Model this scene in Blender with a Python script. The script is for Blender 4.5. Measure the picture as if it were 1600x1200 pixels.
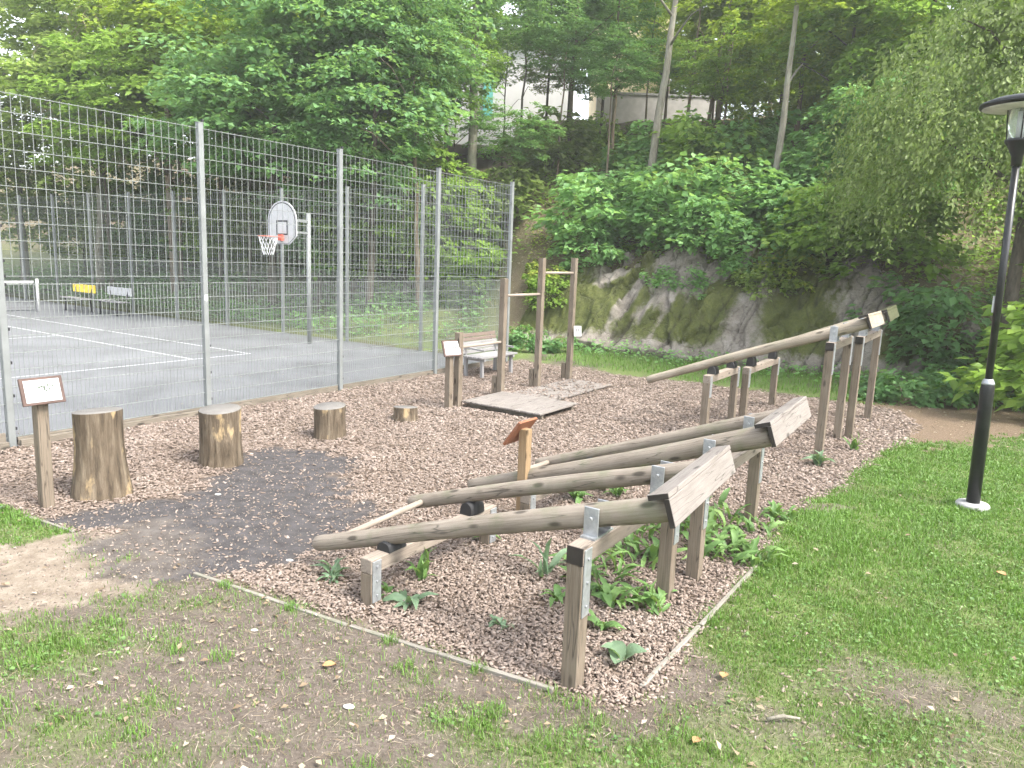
import bpy, math, random
import numpy as np
from mathutils import Matrix, Vector

for o in list(bpy.data.objects):
    bpy.data.objects.remove(o)
scene = bpy.context.scene
COL = scene.collection
rng = np.random.default_rng(7)
random.seed(7)

# ------------------------------------------------------------------ camera
CAM_H = 2.33
F_PX, PITCH, ROLL = 1158.6, 0.1691, 0.0391
cp, sp, cr, sr = math.cos(PITCH), math.sin(PITCH), math.cos(ROLL), math.sin(ROLL)
fwd = Vector((0, cp, -sp)); rt0 = Vector((1, 0, 0)); up0 = Vector((0, sp, cp))
rt = rt0 * cr + up0 * sr
upv = up0 * cr - rt0 * sr
cam_d = bpy.data.cameras.new("camera")
cam_d.sensor_width = 36.0
cam_d.lens = F_PX / 1600 * 36.0
cam_d.clip_start = 0.05
cam_d.clip_end = 3000
cam = bpy.data.objects.new("camera", cam_d)
COL.objects.link(cam)
M = Matrix.Identity(4)
for i in range(3):
    M[i][0] = rt[i]; M[i][1] = upv[i]; M[i][2] = -fwd[i]
M[2][3] = CAM_H
cam.matrix_world = M
scene.camera = cam

# ------------------------------------------------------------------ light
SUN_ELEV, SUN_AZ = math.radians(52), math.radians(122)   # azimuth clockwise from +Y (camera heading)
world = bpy.data.worlds.new("World")
scene.world = world
world.use_nodes = True
wn, wl = world.node_tree.nodes, world.node_tree.links
bg = wn["Background"]
sky = wn.new("ShaderNodeTexSky")
sky.sky_type = 'NISHITA'
sky.sun_disc = False
sky.sun_elevation = SUN_ELEV
sky.sun_rotation = SUN_AZ
sky.dust_density = 3.0
hs = wn.new("ShaderNodeHueSaturation")
hs.inputs["Saturation"].default_value = 0.30
wl.new(sky.outputs[0], hs.inputs["Color"])
wl.new(hs.outputs[0], bg.inputs[0])
bg.inputs[1].default_value = 0.15
sun_d = bpy.data.lights.new("sun", 'SUN')
sun_d.energy = 1.5
sun_d.angle = math.radians(16)
sun_d.color = (1.0, 0.94, 0.85)
sun = bpy.data.objects.new("sun", sun_d)
COL.objects.link(sun)
sd = Vector((math.sin(SUN_AZ) * math.cos(SUN_ELEV), math.cos(SUN_AZ) * math.cos(SUN_ELEV), math.sin(SUN_ELEV)))
sun.rotation_euler = sd.to_track_quat('Z', 'Y').to_euler()
vs = scene.view_settings
vs.view_transform = 'Standard'
vs.look = 'None'
vs.exposure = 2.25
vs.gamma = 1.0
vs.use_curve_mapping = False
scene.cycles.use_denoising = True
scene.cycles.use_adaptive_sampling = True
scene.cycles.adaptive_threshold = 0.03
scene.cycles.max_bounces = 8
scene.cycles.diffuse_bounces = 4
scene.cycles.transmission_bounces = 6

# ------------------------------------------------------------------ helpers
U = np.array([0.548, 0.8365]); U /= np.hypot(*U)
V = np.array([U[1], -U[0]])
O = np.array([0.40, 3.80])
FENCE_D1 = -U                      # near fence, from the corner towards the camera side
FENCE_D2 = -V                      # far fence, from the corner to the far left
CORNER = np.array([-0.162, 16.5016])

def W(u, v, z=0.0):
    p = O + u * U + v * V
    return Vector((p[0], p[1], z))

def tag(o, label=None, cat=None, group=None, kind=None):
    if label: o["label"] = label
    if cat: o["category"] = cat
    if group: o["group"] = group
    if kind: o["kind"] = kind
    return o

def thing(name, label, cat, loc, group=None):
    o = bpy.data.objects.new(name, None)
    o.empty_display_size = 0.1
    o.location = loc
    COL.objects.link(o)
    return tag(o, label, cat, group)

def worldloc(o):
    p = Vector((0, 0, 0)); m = Matrix.Identity(4)
    chain = []
    while o is not None:
        chain.append(o); o = o.parent
    for c in reversed(chain):
        m = m @ c.matrix_basis
    return m

def put(name, mesh, mat=None, parent=None, mw=None, bevel=0.0):
    """link a mesh object at world matrix mw"""
    o = bpy.data.objects.new(name, mesh)
    COL.objects.link(o)
    if mat is not None and len(mesh.materials) == 0:
        mesh.materials.append(mat)
    mw = mw or Matrix.Identity(4)
    if parent is not None:
        o.parent = parent
        o.matrix_basis = worldloc(parent).inverted() @ mw
    else:
        o.matrix_basis = mw
    if bevel > 0:
        b = o.modifiers.new("bevel", 'BEVEL')
        b.width = bevel; b.segments = 1; b.limit_method = 'ANGLE'
    return o

def mesh_np(name, verts, faces, attrs=None, smooth=False, loops=None):
    """faces: (n,k) int array"""
    me = bpy.data.meshes.new(name)
    verts = np.asarray(verts, dtype=np.float32); faces = np.asarray(faces, dtype=np.int32)
    n, k = faces.shape
    me.vertices.add(len(verts)); me.vertices.foreach_set("co", verts.ravel())
    me.loops.add(n * k); me.loops.foreach_set("vertex_index", faces.ravel())
    me.polygons.add(n)
    me.polygons.foreach_set("loop_start", np.arange(0, n * k, k, dtype=np.int32))
    if smooth:
        me.polygons.foreach_set("use_smooth", np.ones(n, dtype=bool))
    me.update(calc_edges=True)
    for an, av in (attrs or {}).items():
        a = me.attributes.new(an, 'FLOAT', 'POINT')
        a.data.foreach_set("value", np.asarray(av, dtype=np.float32))
    return me

class MB:
    """collects shapes with mixed face sizes"""
    def __init__(s): s.v = []; s.f = []; s.sm = []
    def box(s, c, hx, hy, hz):
        c, hx, hy, hz = (Vector(a) for a in (c, hx, hy, hz))
        b = len(s.v)
        for i in (-1, 1):
            for j in (-1, 1):
                for k in (-1, 1):
                    s.v.append(c + hx * i + hy * j + hz * k)
        fs = [(0, 1, 3, 2), (4, 6, 7, 5), (0, 4, 5, 1), (2, 3, 7, 6), (0, 2, 6, 4), (1, 5, 7, 3)]
        flip = hx.cross(hy).dot(hz) < 0
        for f in fs:
            f = tuple(b + q for q in f)
            s.f.append(f[::-1] if flip else f); s.sm.append(False)
    def abox(s, x0, x1, y0, y1, z0, z1):
        s.box(((x0 + x1) / 2, (y0 + y1) / 2, (z0 + z1) / 2), ((x1 - x0) / 2, 0, 0), (0, (y1 - y0) / 2, 0), (0, 0, (z1 - z0) / 2))
    def tube(s, pts, rad, seg=10, cap=True, jitter=0.0):
        pts = [Vector(p) for p in pts]
        if not hasattr(rad, '__len__'): rad = [rad] * len(pts)
        b = len(s.v); n = len(pts)
        ref = Vector((0.13, 0.21, 1)).normalized()
        d0 = (pts[-1] - pts[0]).normalized()
        if abs(d0.dot(ref)) > 0.9: ref = Vector((1, 0.1, 0.05)).normalized()
        for i, p in enumerate(pts):
            d = (pts[min(i + 1, n - 1)] - pts[max(i - 1, 0)]).normalized()
            x = d.cross(ref).normalized(); y = d.cross(x)
            for k in range(seg):
                a = 2 * math.pi * k / seg
                r = rad[i] * (1 + random.uniform(-jitter, jitter))
                s.v.append(p + x * (r * math.cos(a)) + y * (r * math.sin(a)))
        for i in range(n - 1):
            for k in range(seg):
                k2 = (k + 1) % seg
                s.f.append((b + i * seg + k, b + i * seg + k2, b + (i + 1) * seg + k2, b + (i + 1) * seg + k)); s.sm.append(True)
        if cap:
            s.f.append(tuple(b + k for k in range(seg))[::-1]); s.sm.append(False)
            s.f.append(tuple(b + (n - 1) * seg + k for k in range(seg))); s.sm.append(False)
    def lathe(s, prof, seg=24, c=(0, 0, 0)):
        b = len(s.v); c = Vector(c); n = len(prof)
        for r, z in prof:
            for k in range(seg):
                a = 2 * math.pi * k / seg
                s.v.append(c + Vector((r * math.cos(a), r * math.sin(a), z)))
        for i in range(n - 1):
            for k in range(seg):
                k2 = (k + 1) % seg
                s.f.append((b + i * seg + k, b + i * seg + k2, b + (i + 1) * seg + k2, b + (i + 1) * seg + k)); s.sm.append(True)
        s.f.append(tuple(b + k for k in range(seg))[::-1]); s.sm.append(False)
        s.f.append(tuple(b + (n - 1) * seg + k for k in range(seg))); s.sm.append(False)
    def mesh(s, name, mat=None):
        me = bpy.data.meshes.new(name)
        me.from_pydata([tuple(p) for p in s.v], [], s.f)
        me.polygons.foreach_set("use_smooth", s.sm)
        me.update()
        if mat: me.materials.append(mat)
        return me
    def put(s, name, mat, parent=None, mw=None, bevel=0.0):
        return put(name, s.mesh(name, mat), None, parent, mw, bevel)

def frame(p0, p1, up=(0, 0, 1)):
    """matrix with local X from p0 to p1, local Z near up, origin at the middle"""
    p0, p1, up = Vector(p0), Vector(p1), Vector(up)
    x = (p1 - p0).normalized()
    if abs(x.dot(up)) > 0.98: up = Vector((U[0], U[1], 0))
    y = up.cross(x).normalized(); z = x.cross(y)
    m = Matrix.Identity(4)
    c = (p0 + p1) / 2
    for i in range(3):
        m[i][0] = x[i]; m[i][1] = y[i]; m[i][2] = z[i]; m[i][3] = c[i]
    return m

_bars = {}
def bar(name, p0, p1, w, h, mat, parent, up=(0, 0, 1), bevel=0.004):
    """rectangular timber / metal bar from p0 to p1, w across, h along up; grain runs along local X"""
    L = (Vector(p1) - Vector(p0)).length
    key = (name, round(L, 3), round(w, 4), round(h, 4), mat.name)
    if key not in _bars:
        b = MB(); b.abox(-L / 2, L / 2, -w / 2, w / 2, -h / 2, h / 2)
        _bars[key] = b.mesh(name, mat)
    return put(name, _bars[key], None, parent, frame(p0, p1, up), bevel)

# ---- numpy value noise
_perm = rng.random((256, 256))
def vnoise(x, y):
    xi = np.floor(x).astype(int); yi = np.floor(y).astype(int)
    fx = x - xi; fy = y - yi
    fx = fx * fx * (3 - 2 * fx); fy = fy * fy * (3 - 2 * fy)
    g = lambda a, b: _perm[a & 255, b & 255]
    return (g(xi, yi) * (1 - fx) + g(xi + 1, yi) * fx) * (1 - fy) + (g(xi, yi + 1) * (1 - fx) + g(xi + 1, yi + 1) * fx) * fy
def fbm(x, y, oct=4):
    s = 0; a = 0.5; t = 0
    for k in range(oct):
        s = s + a * vnoise(x * 2 ** k + 17.3 * k, y * 2 ** k + 9.1 * k); t += a; a *= 0.5
    return s / t
def sstep(a, b, x):
    t = np.clip((x - a) / (b - a), 0, 1)
    return t * t * (3 - 2 * t)

# ------------------------------------------------------------------ materials
def new_mat(name):
    m = bpy.data.materials.new(name); m.use_nodes = True
    nt = m.node_tree
    b = nt.nodes["Principled BSDF"]
    return m, nt.nodes, nt.links, b
def ramp(n, stops):
    r = n.new("ShaderNodeValToRGB")
    el = r.color_ramp.elements
    while len(el) < len(stops): el.new(0.5)
    for e, (p, c) in zip(el, stops):
        e.position = p; e.color = (*c, 1)
    return r
def noise_node(n, l, vec, scale, detail=4, rough=0.55):
    t = n.new("ShaderNodeTexNoise"); t.inputs["Scale"].default_value = scale
    t.inputs["Detail"].default_value = detail; t.inputs["Roughness"].default_value = rough
    if vec is not None: l.new(vec, t.inputs["Vector"])
    return t
def mixc(n, l, fac, a, b, mode='MIX'):
    m = n.new("ShaderNodeMix"); m.data_type = 'RGBA'; m.blend_type = mode
    for s, v in ((m.inputs[0], fac), (m.inputs[6], a), (m.inputs[7], b)):
        if isinstance(v, (int, float)): s.default_value = v
        elif isinstance(v, tuple): s.default_value = (*v, 1)
        else: l.new(v, s)
    return m.outputs[2]
def bump(n, l, b, h, strength=0.3, dist=0.01):
    k = n.new("ShaderNodeBump"); k.inputs["Strength"].default_value = strength; k.inputs["Distance"].default_value = dist
    l.new(h, k.inputs["Height"]); l.new(k.outputs[0], b.inputs["Normal"])
def attr(n, name):
    a = n.new("ShaderNodeAttribute"); a.attribute_name = name
    return a.outputs["Fac"]
def math_n(n, l, op, a, b=None):
    m = n.new("ShaderNodeMath"); m.operation = op
    for s, v in zip(m.inputs, (a, b)):
        if v is None: continue
        if isinstance(v, (int, float)): s.default_value = v
        else: l.new(v, s)
    return m.outputs[0]

def wood_mat(name, dark, mid, light, grain=6.0, knots=True, rough=0.8, moss=0.0):
    m, n, l, b = new_mat(name)
    tc = n.new("ShaderNodeTexCoord"); oi = n.new("ShaderNodeObjectInfo")
    off = n.new("ShaderNodeVectorMath"); off.operation = 'ADD'
    cmb = n.new("ShaderNodeCombineXYZ")
    r10 = math_n(n, l, 'MULTIPLY', oi.outputs["Random"], 37.0)
    for i in range(3): l.new(r10, cmb.inputs[i])
    l.new(tc.outputs["Object"], off.inputs[0]); l.new(cmb.outputs[0], off.inputs[1])
    mp = n.new("ShaderNodeMapping"); mp.inputs["Scale"].default_value = (0.6, 14, 14)
    l.new(off.outputs[0], mp.inputs["Vector"])
    g = noise_node(n, l, mp.outputs[0], grain, 6, 0.65)
    big = noise_node(n, l, off.outputs[0], 2.6, 4)
    r = ramp(n, [(0.28, dark), (0.5, mid), (0.74, light)])
    mixf = math_n(n, l, 'ADD', math_n(n, l, 'MULTIPLY', g.outputs[0], 0.62), math_n(n, l, 'MULTIPLY', big.outputs[0], 0.38))
    l.new(mixf, r.inputs[0])
    col = r.outputs[0]
    if knots:
        mk = n.new("ShaderNodeMapping"); mk.inputs["Scale"].default_value = (3.2, 9, 9)
        l.new(off.outputs[0], mk.inputs["Vector"])
        vo = n.new("ShaderNodeTexVoronoi"); vo.inputs["Scale"].default_value = 1.0
        l.new(mk.outputs[0], vo.inputs["Vector"])
        kr = ramp(n, [(0.10, (1, 1, 1)), (0.20, (0, 0, 0))]); l.new(vo.outputs["Distance"], kr.inputs[0])
        col = mixc(n, l, math_n(n, l, 'MULTIPLY', kr.outputs[0], 0.8), col, tuple(c * 0.32 for c in dark))
        mk2 = n.new("ShaderNodeMapping"); mk2.inputs["Scale"].default_value = (0.55, 9, 9); l.new(off.outputs[0], mk2.inputs["Vector"])
        cn = noise_node(n, l, mk2.outputs[0], 2.2, 2, 0.4)
        crn = ramp(n, [(0.0, (1, 1, 1)), (0.014, (0, 0, 0))]); l.new(math_n(n, l, 'ABSOLUTE', math_n(n, l, 'SUBTRACT', cn.outputs[0], 0.56)), crn.inputs[0])
        col = mixc(n, l, math_n(n, l, 'MULTIPLY', crn.outputs[0], 0.7), col, tuple(c * 0.25 for c in dark))
    if moss > 0:
        mn = noise_node(n, l, off.outputs[0], 5.0, 5)
        mr = ramp(n, [(0.5, (0, 0, 0)), (0.68, (1, 1, 1))]); l.new(mn.outputs[0], mr.inputs[0])
        col = mixc(n, l, math_n(n, l, 'MULTIPLY', mr.outputs[0], moss), col, (0.09, 0.12, 0.05))
    l.new(col, b.inputs["Base Color"])
    b.inputs["Roughness"].default_value = rough
    b.inputs["Specular IOR Level"].default_value = 0.25
    bump(n, l, b, g.outputs[0], 0.35, 0.004)
    return m

def plain_mat(name, c, rough=0.6, metal=0.0, var=0.25, scale=8.0, bmp=0.0, spec=0.4):
    m, n, l, b = new_mat(name)
    tc = n.new("ShaderNodeTexCoord")
    t = noise_node(n, l, tc.outputs["Object"], scale, 5)
    r = ramp(n, [(0.3, tuple(x * (1 - var) for x in c)), (0.7, tuple(min(1, x * (1 + var)) for x in c))])
    l.new(t.outputs[0], r.inputs[0]); l.new(r.outputs[0], b.inputs["Base Color"])
    b.inputs["Roughness"].default_value = rough; b.inputs["Metallic"].default_value = metal
    b.inputs["Specular IOR Level"].default_value = spec
    if bmp: bump(n, l, b, t.outputs[0], bmp, 0.01)
    return m

def leaf_mat(name, stops, trans=(0.30, 0.46, 0.07), tf=0.5, rough=0.5, clump=0.6):
    m, n, l, b = new_mat(name)
    geo = n.new("ShaderNodeNewGeometry")
    t = noise_node(n, l, geo.outputs["Position"], clump, 3)
    f = math_n(n, l, 'ADD', math_n(n, l, 'MULTIPLY', attr(n, "rnd"), 0.55), math_n(n, l, 'MULTIPLY', t.outputs[0], 0.45))
    r = ramp(n, stops); l.new(f, r.inputs[0])
    l.new(r.outputs[0], b.inputs["Base Color"])
    b.inputs["Roughness"].default_value = rough
    b.inputs["Specular IOR Level"].default_value = 0.45
    tr = n.new("ShaderNodeBsdfTranslucent")
    l.new(mixc(n, l, 0.5, r.outputs[0], trans), tr.inputs[0])
    mx = n.new("ShaderNodeMixShader"); mx.inputs[0].default_value = tf
    l.new(b.outputs[0], mx.inputs[1]); l.new(tr.outputs[0], mx.inputs[2])
    l.new(mx.outputs[0], n["Material Output"].inputs[0])
    return m

MAT = {}
MAT['post'] = wood_mat("wood_post", (0.081, 0.063, 0.046), (0.161, 0.131, 0.099), (0.225, 0.189, 0.149))
MAT['plank'] = wood_mat("wood_plank", (0.116, 0.100, 0.088), (0.189, 0.170, 0.155), (0.235, 0.219, 0.202))
MAT['beam'] = wood_mat("wood_beam", (0.142, 0.115, 0.091), (0.231, 0.195, 0.161), (0.279, 0.244, 0.204))
MAT['log'] = wood_mat("wood_log", (0.112, 0.093, 0.074), (0.213, 0.182, 0.148), (0.284, 0.251, 0.213), moss=0.35)
MAT['log_light'] = wood_mat("wood_log_light", (0.148, 0.124, 0.091), (0.275, 0.236, 0.184), (0.366, 0.328, 0.266), moss=0.2)
MAT['handle'] = wood_mat("wood_handle", (0.172, 0.141, 0.110), (0.260, 0.220, 0.181), (0.320, 0.281, 0.237), knots=False)
MAT['orange_wood'] = wood_mat("wood_orange", (0.147, 0.095, 0.053), (0.258, 0.180, 0.102), (0.326, 0.243, 0.150))
MAT['bench_grey'] = wood_mat("wood_bench_grey", (0.143, 0.137, 0.137), (0.243, 0.238, 0.238), (0.323, 0.317, 0.317), knots=False)
MAT['bench_brown'] = wood_mat("wood_bench_brown", (0.10, 0.075, 0.06), (0.18, 0.14, 0.118), (0.24, 0.20, 0.175), knots=False)
MAT['edging'] = wood_mat("wood_edging", (0.110, 0.100, 0.085), (0.209, 0.193, 0.167), (0.294, 0.279, 0.248), knots=False, moss=0.4)
MAT['sleeper'] = wood_mat("wood_sleeper", (0.068, 0.058, 0.047), (0.150, 0.129, 0.103), (0.226, 0.200, 0.164))
MAT['mossy'] = wood_mat("wood_mossy", (0.034, 0.037, 0.019), (0.062, 0.067, 0.033), (0.095, 0.095, 0.054))
MAT['endblack'] = plain_mat("black_end_paint", (0.022, 0.018, 0.015), 0.7)
MAT['rubber'] = plain_mat("black_rubber", (0.018, 0.018, 0.019), 0.6)
MAT['steel'] = plain_mat("galvanised_steel", (0.332, 0.347, 0.361), 0.45, 0.55, 0.18, 30)
MAT['fence'] = plain_mat("fence_galvanised", (0.204, 0.218, 0.216), 0.5, 0.2, 0.15, 3)
MAT['wire'] = plain_mat("fence_wire", (0.21, 0.227, 0.218), 0.5, 0.2, 0.15, 3)
MAT['clip'] = plain_mat("black_clip", (0.02, 0.02, 0.022), 0.5)
MAT['lampblack'] = plain_mat("black_lamp_paint", (0.012, 0.013, 0.014), 0.32, 0.0, 0.3, 14, 0.05)
MAT['white'] = plain_mat("white_paint", (0.434, 0.441, 0.446), 0.5, 0, 0.06)
MAT['lampunder'] = plain_mat("lamp_underside", (0.55, 0.55, 0.52), 0.5, 0, 0.2, 12)
MAT['concrete'] = plain_mat("concrete", (0.291, 0.291, 0.286), 0.85, 0, 0.2, 12, 0.2)
MAT['red'] = plain_mat("red_rim", (0.55, 0.11, 0.07), 0.5, 0.0, 0.2)
MAT['black'] = plain_mat("black_paint", (0.025, 0.025, 0.03), 0.55)
MAT['brown_frame'] = plain_mat("brown_frame", (0.085, 0.05, 0.04), 0.6)
MAT['rust_board'] = plain_mat("rust_board", (0.21, 0.085, 0.045), 0.7, 0, 0.15, 5)
MAT['netcord'] = plain_mat("net_cord", (0.65, 0.66, 0.66), 0.8)
MAT['netdark'] = plain_mat("net_dark", (0.04, 0.045, 0.05), 0.8)
MAT['yellow'] = plain_mat("yellow_paint", (0.75, 0.55, 0.05), 0.55, 0, 0.25, 9)
MAT['sticker'] = plain_mat("pale_sticker", (0.70, 0.72, 0.72), 0.5, 0, 0.05)
MAT['roof_dark'] = plain_mat("dark_roof", (0.05, 0.045, 0.05), 0.8)
MAT['facade_white'] = plain_mat("white_render", (0.680, 0.671, 0.680), 0.9, 0, 0.05, 1.5)
MAT['facade_cream_sunlit'] = plain_mat("cream_render_sunlit", (0.80, 0.68, 0.44), 0.9, 0, 0.10, 1.5)  # warm low sunlight put into the cream wall colour
MAT['turquoise'] = plain_mat("turquoise_paint", (0.16, 0.55, 0.50), 0.6)
MAT['glass_dark'] = plain_mat("window_glass", (0.06, 0.075, 0.09), 0.08, 0, 0.2, 2, 0, 0.8)
MAT['stone_wall'] = plain_mat("grey_wall", (0.42, 0.40, 0.39), 0.9, 0, 0.15, 3)
MAT['print_green'] = plain_mat("print_green", (0.07, 0.09, 0.065), 0.6, 0, 0.35, 40)
MAT['print_pale'] = plain_mat("print_pale", (0.22, 0.25, 0.20), 0.6, 0, 0.25, 40)
MAT['print_dark'] = plain_mat("print_dark", (0.10, 0.10, 0.10), 0.6)
MAT['tan'] = plain_mat("dry_leaf_tan", (0.34, 0.20, 0.09), 0.8, 0, 0.3, 20)
MAT['pebble'] = plain_mat("pale_pebble", (0.55, 0.53, 0.48), 0.8, 0, 0.2, 20)

gl = bpy.data.materials.new("lamp_glass"); gl.use_nodes = True
gb = gl.node_tree.nodes["Principled BSDF"]
gb.inputs["Base Color"].default_value = (0.82, 0.88, 0.86, 1); gb.inputs["Roughness"].default_value = 0.12
gb.inputs["Transmission Weight"].default_value = 0.75; gb.inputs["IOR"].default_value = 1.2
MAT['glass'] = gl

def bark_mat(name, dark, light, lich=(0.3, 0.32, 0.26), lf=0.3):
    m, n, l, b = new_mat(name)
    tc = n.new("ShaderNodeTexCoord")
    mp = n.new("ShaderNodeMapping"); mp.inputs["Scale"].default_value = (9, 9, 1.6); l.new(tc.outputs["Object"], mp.inputs["Vector"])
    t = noise_node(n, l, mp.outputs[0], 2.0, 6, 0.65)
    r = ramp(n, [(0.3, dark), (0.7, light)]); l.new(t.outputs[0], r.inputs[0])
    t2 = noise_node(n, l, tc.outputs["Object"], 2.2, 4)
    r2 = ramp(n, [(0.5, (0, 0, 0)), (0.65, (1, 1, 1))]); l.new(t2.outputs[0], r2.inputs[0])
    l.new(mixc(n, l, math_n(n, l, 'MULTIPLY', r2.outputs[0], lf), r.outputs[0], lich), b.inputs["Base Color"])
    b.inputs["Roughness"].default_value = 0.9; b.inputs["Specular IOR Level"].default_value = 0.15
    bump(n, l, b, t.outputs[0], 0.8, 0.02)
    return m
MAT['bark_grey'] = bark_mat("bark_grey", (0.13, 0.12, 0.095), (0.29, 0.27, 0.22))
MAT['bark_dark'] = bark_mat("bark_dark", (0.045, 0.038, 0.03), (0.12, 0.10, 0.08), lf=0.15)
MAT['bark_brown'] = bark_mat("bark_brown", (0.10, 0.075, 0.055), (0.24, 0.19, 0.14), lf=0.2)

def stump_mat():
    m, n, l, b = new_mat("stump_bare_wood")
    tc = n.new("ShaderNodeTexCoord"); oi = n.new("ShaderNodeObjectInfo")
    ad = n.new("ShaderNodeVectorMath"); ad.operation = 'ADD'
    l.new(tc.outputs["Object"], ad.inputs[0]); l.new(oi.outputs["Location"], ad.inputs[1])
    mp = n.new("ShaderNodeMapping"); mp.inputs["Scale"].default_value = (11, 11, 1.4); l.new(ad.outputs[0], mp.inputs["Vector"])
    t = noise_node(n, l, mp.outputs[0], 1.6, 7, 0.65)
    r = ramp(n, [(0.28, (0.028, 0.021, 0.015)), (0.5, (0.105, 0.082, 0.058)), (0.72, (0.20, 0.165, 0.12))]); l.new(t.outputs[0], r.inputs[0])
    mp2 = n.new("ShaderNodeMapping"); mp2.inputs["Scale"].default_value = (7, 7, 3.0); l.new(ad.outputs[0], mp2.inputs["Vector"])
    t2 = noise_node(n, l, mp2.outputs[0], 1.0, 4)
    r2 = ramp(n, [(0.60, (0, 0, 0)), (0.68, (1, 1, 1))]); l.new(t2.outputs[0], r2.inputs[0])
    l.new(mixc(n, l, math_n(n, l, 'MULTIPLY', r2.outputs[0], 0.75), r.outputs[0], (0.40, 0.30, 0.17)), b.inputs["Base Color"])
    b.inputs["Roughness"].default_value = 0.9; b.inputs["Specular IOR Level"].default_value = 0.15
    bump(n, l, b, t.outputs[0], 0.9, 0.02)
    return m
MAT['stump'] = stump_mat()
def stump_top_mat():
    m, n, l, b = new_mat("stump_sawn_top")
    tc = n.new("ShaderNodeTexCoord")
    wv = n.new("ShaderNodeTexWave"); wv.wave_type = 'RINGS'; wv.rings_direction = 'Z'
    wv.inputs["Scale"].default_value = 14; wv.inputs["Distortion"].default_value = 3; wv.inputs["Detail"].default_value = 3
    l.new(tc.outputs["Object"], wv.inputs["Vector"])
    t = noise_node(n, l, tc.outputs["Object"], 9, 5)
    r = ramp(n, [(0.2, (0.088, 0.080, 0.072)), (0.8, (0.176, 0.168, 0.156))])
    l.new(math_n(n, l, 'ADD', math_n(n, l, 'MULTIPLY', wv.outputs[1], 0.25), math_n(n, l, 'MULTIPLY', t.outputs[0], 0.75)), r.inputs[0])
    l.new(r.outputs[0], b.inputs["Base Color"]); b.inputs["Roughness"].default_value = 0.75
    return m
MAT['stump_top'] = stump_top_mat()

# leaves
MAT['leaf_blue'] = leaf_mat("leaf_bluegreen", [(0.2, (0.066, 0.154, 0.055)), (0.5, (0.132, 0.275, 0.099)), (0.8, (0.220, 0.396, 0.165))])
MAT['leaf_mid'] = leaf_mat("leaf_midgreen", [(0.2, (0.099, 0.171, 0.028)), (0.5, (0.198, 0.330, 0.050)), (0.8, (0.319, 0.462, 0.088))])
MAT['leaf_lime'] = leaf_mat("leaf_lime", [(0.2, (0.13, 0.22, 0.02)), (0.5, (0.25, 0.38, 0.04)), (0.8, (0.40, 0.50, 0.07))], trans=(0.42, 0.52, 0.05), tf=0.5)  # backlit glow painted in as a yellower, lighter leaf colour
MAT['leaf_pale'] = leaf_mat("leaf_pale", [(0.2, (0.14, 0.20, 0.045)), (0.5, (0.26, 0.35, 0.08)), (0.8, (0.40, 0.49, 0.15))])
MAT['leaf_olive'] = leaf_mat("leaf_olive", [(0.2, (0.09, 0.125, 0.035)), (0.5, (0.185, 0.25, 0.07)), (0.8, (0.31, 0.38, 0.125))])
MAT['leaf_sap'] = leaf_mat("leaf_sapling", [(0.2, (0.094, 0.209, 0.066)), (0.5, (0.182, 0.369, 0.116)), (0.8, (0.286, 0.495, 0.182))])
MAT['leaf_yellow'] = leaf_mat("leaf_yellowing", [(0.2, (0.132, 0.209, 0.033)), (0.5, (0.264, 0.352, 0.055)), (0.8, (0.462, 0.440, 0.077))])
MAT['weed'] = leaf_mat("leaf_weed", [(0.15, (0.055, 0.115, 0.035)), (0.5, (0.105, 0.20, 0.055)), (0.75, (0.17, 0.28, 0.085)), (0.95, (0.30, 0.33, 0.11))], tf=0.3, rough=0.6, clump=6)
MAT['weed_grey'] = leaf_mat("leaf_weed_grey", [(0.2, (0.075, 0.13, 0.075)), (0.5, (0.135, 0.21, 0.125)), (0.8, (0.21, 0.29, 0.18))], tf=0.3, rough=0.6, clump=6)
MAT['grass'] = leaf_mat("grass_blade", [(0.12, (0.17, 0.14, 0.075)), (0.36, (0.095, 0.16, 0.034)), (0.6, (0.105, 0.22, 0.03)), (0.85, (0.165, 0.29, 0.05))], trans=(0.2, 0.35, 0.03), tf=0.3, clump=1.1)
MAT['litter'] = leaf_mat("leaf_litter", [(0.2, (0.112, 0.072, 0.040)), (0.5, (0.256, 0.200, 0.128)), (0.8, (0.400, 0.360, 0.288))], trans=(0.3, 0.2, 0.1), tf=0.1, clump=3)
MAT['chips'] = leaf_mat("wood_chip", [(0.12, (0.063, 0.046, 0.036)), (0.35, (0.166, 0.126, 0.101)), (0.62, (0.248, 0.197, 0.164)), (0.9, (0.364, 0.311, 0.270))], trans=(0.3, 0.2, 0.1), tf=0.0, rough=0.85, clump=1.2)

# ------------------------------------------------------------------ terrain
FOOT = np.array([(-60, 56.5), (-12.7, 26.0), (-4.3, 20.5), (-1.2, 20.6), (0.67, 20.6), (3.96, 18.5), (6.4, 16.8), (9.5, 15.2), (13, 11.5), (20, 3), (28, -10)], float)
def foot_dist(x, y):
    """signed distance to the foot of the slope, positive uphill"""
    best = np.full(np.shape(x), 1e9); sign = np.zeros(np.shape(x))
    for a, b in zip(FOOT[:-1], FOOT[1:]):
        d = b - a; L2 = d @ d
        t = np.clip(((x - a[0]) * d[0] + (y - a[1]) * d[1]) / L2, 0, 1)
        dx = x - (a[0] + t * d[0]); dy = y - (a[1] + t * d[1])
        r = np.hypot(dx, dy)
        s = np.sign(d[0] * (y - a[1]) - d[1] * (x - a[0]))
        m = r < best - 1e-9
        best = np.where(m, r, best); sign = np.where(m, s, sign)
    return best * sign
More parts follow.
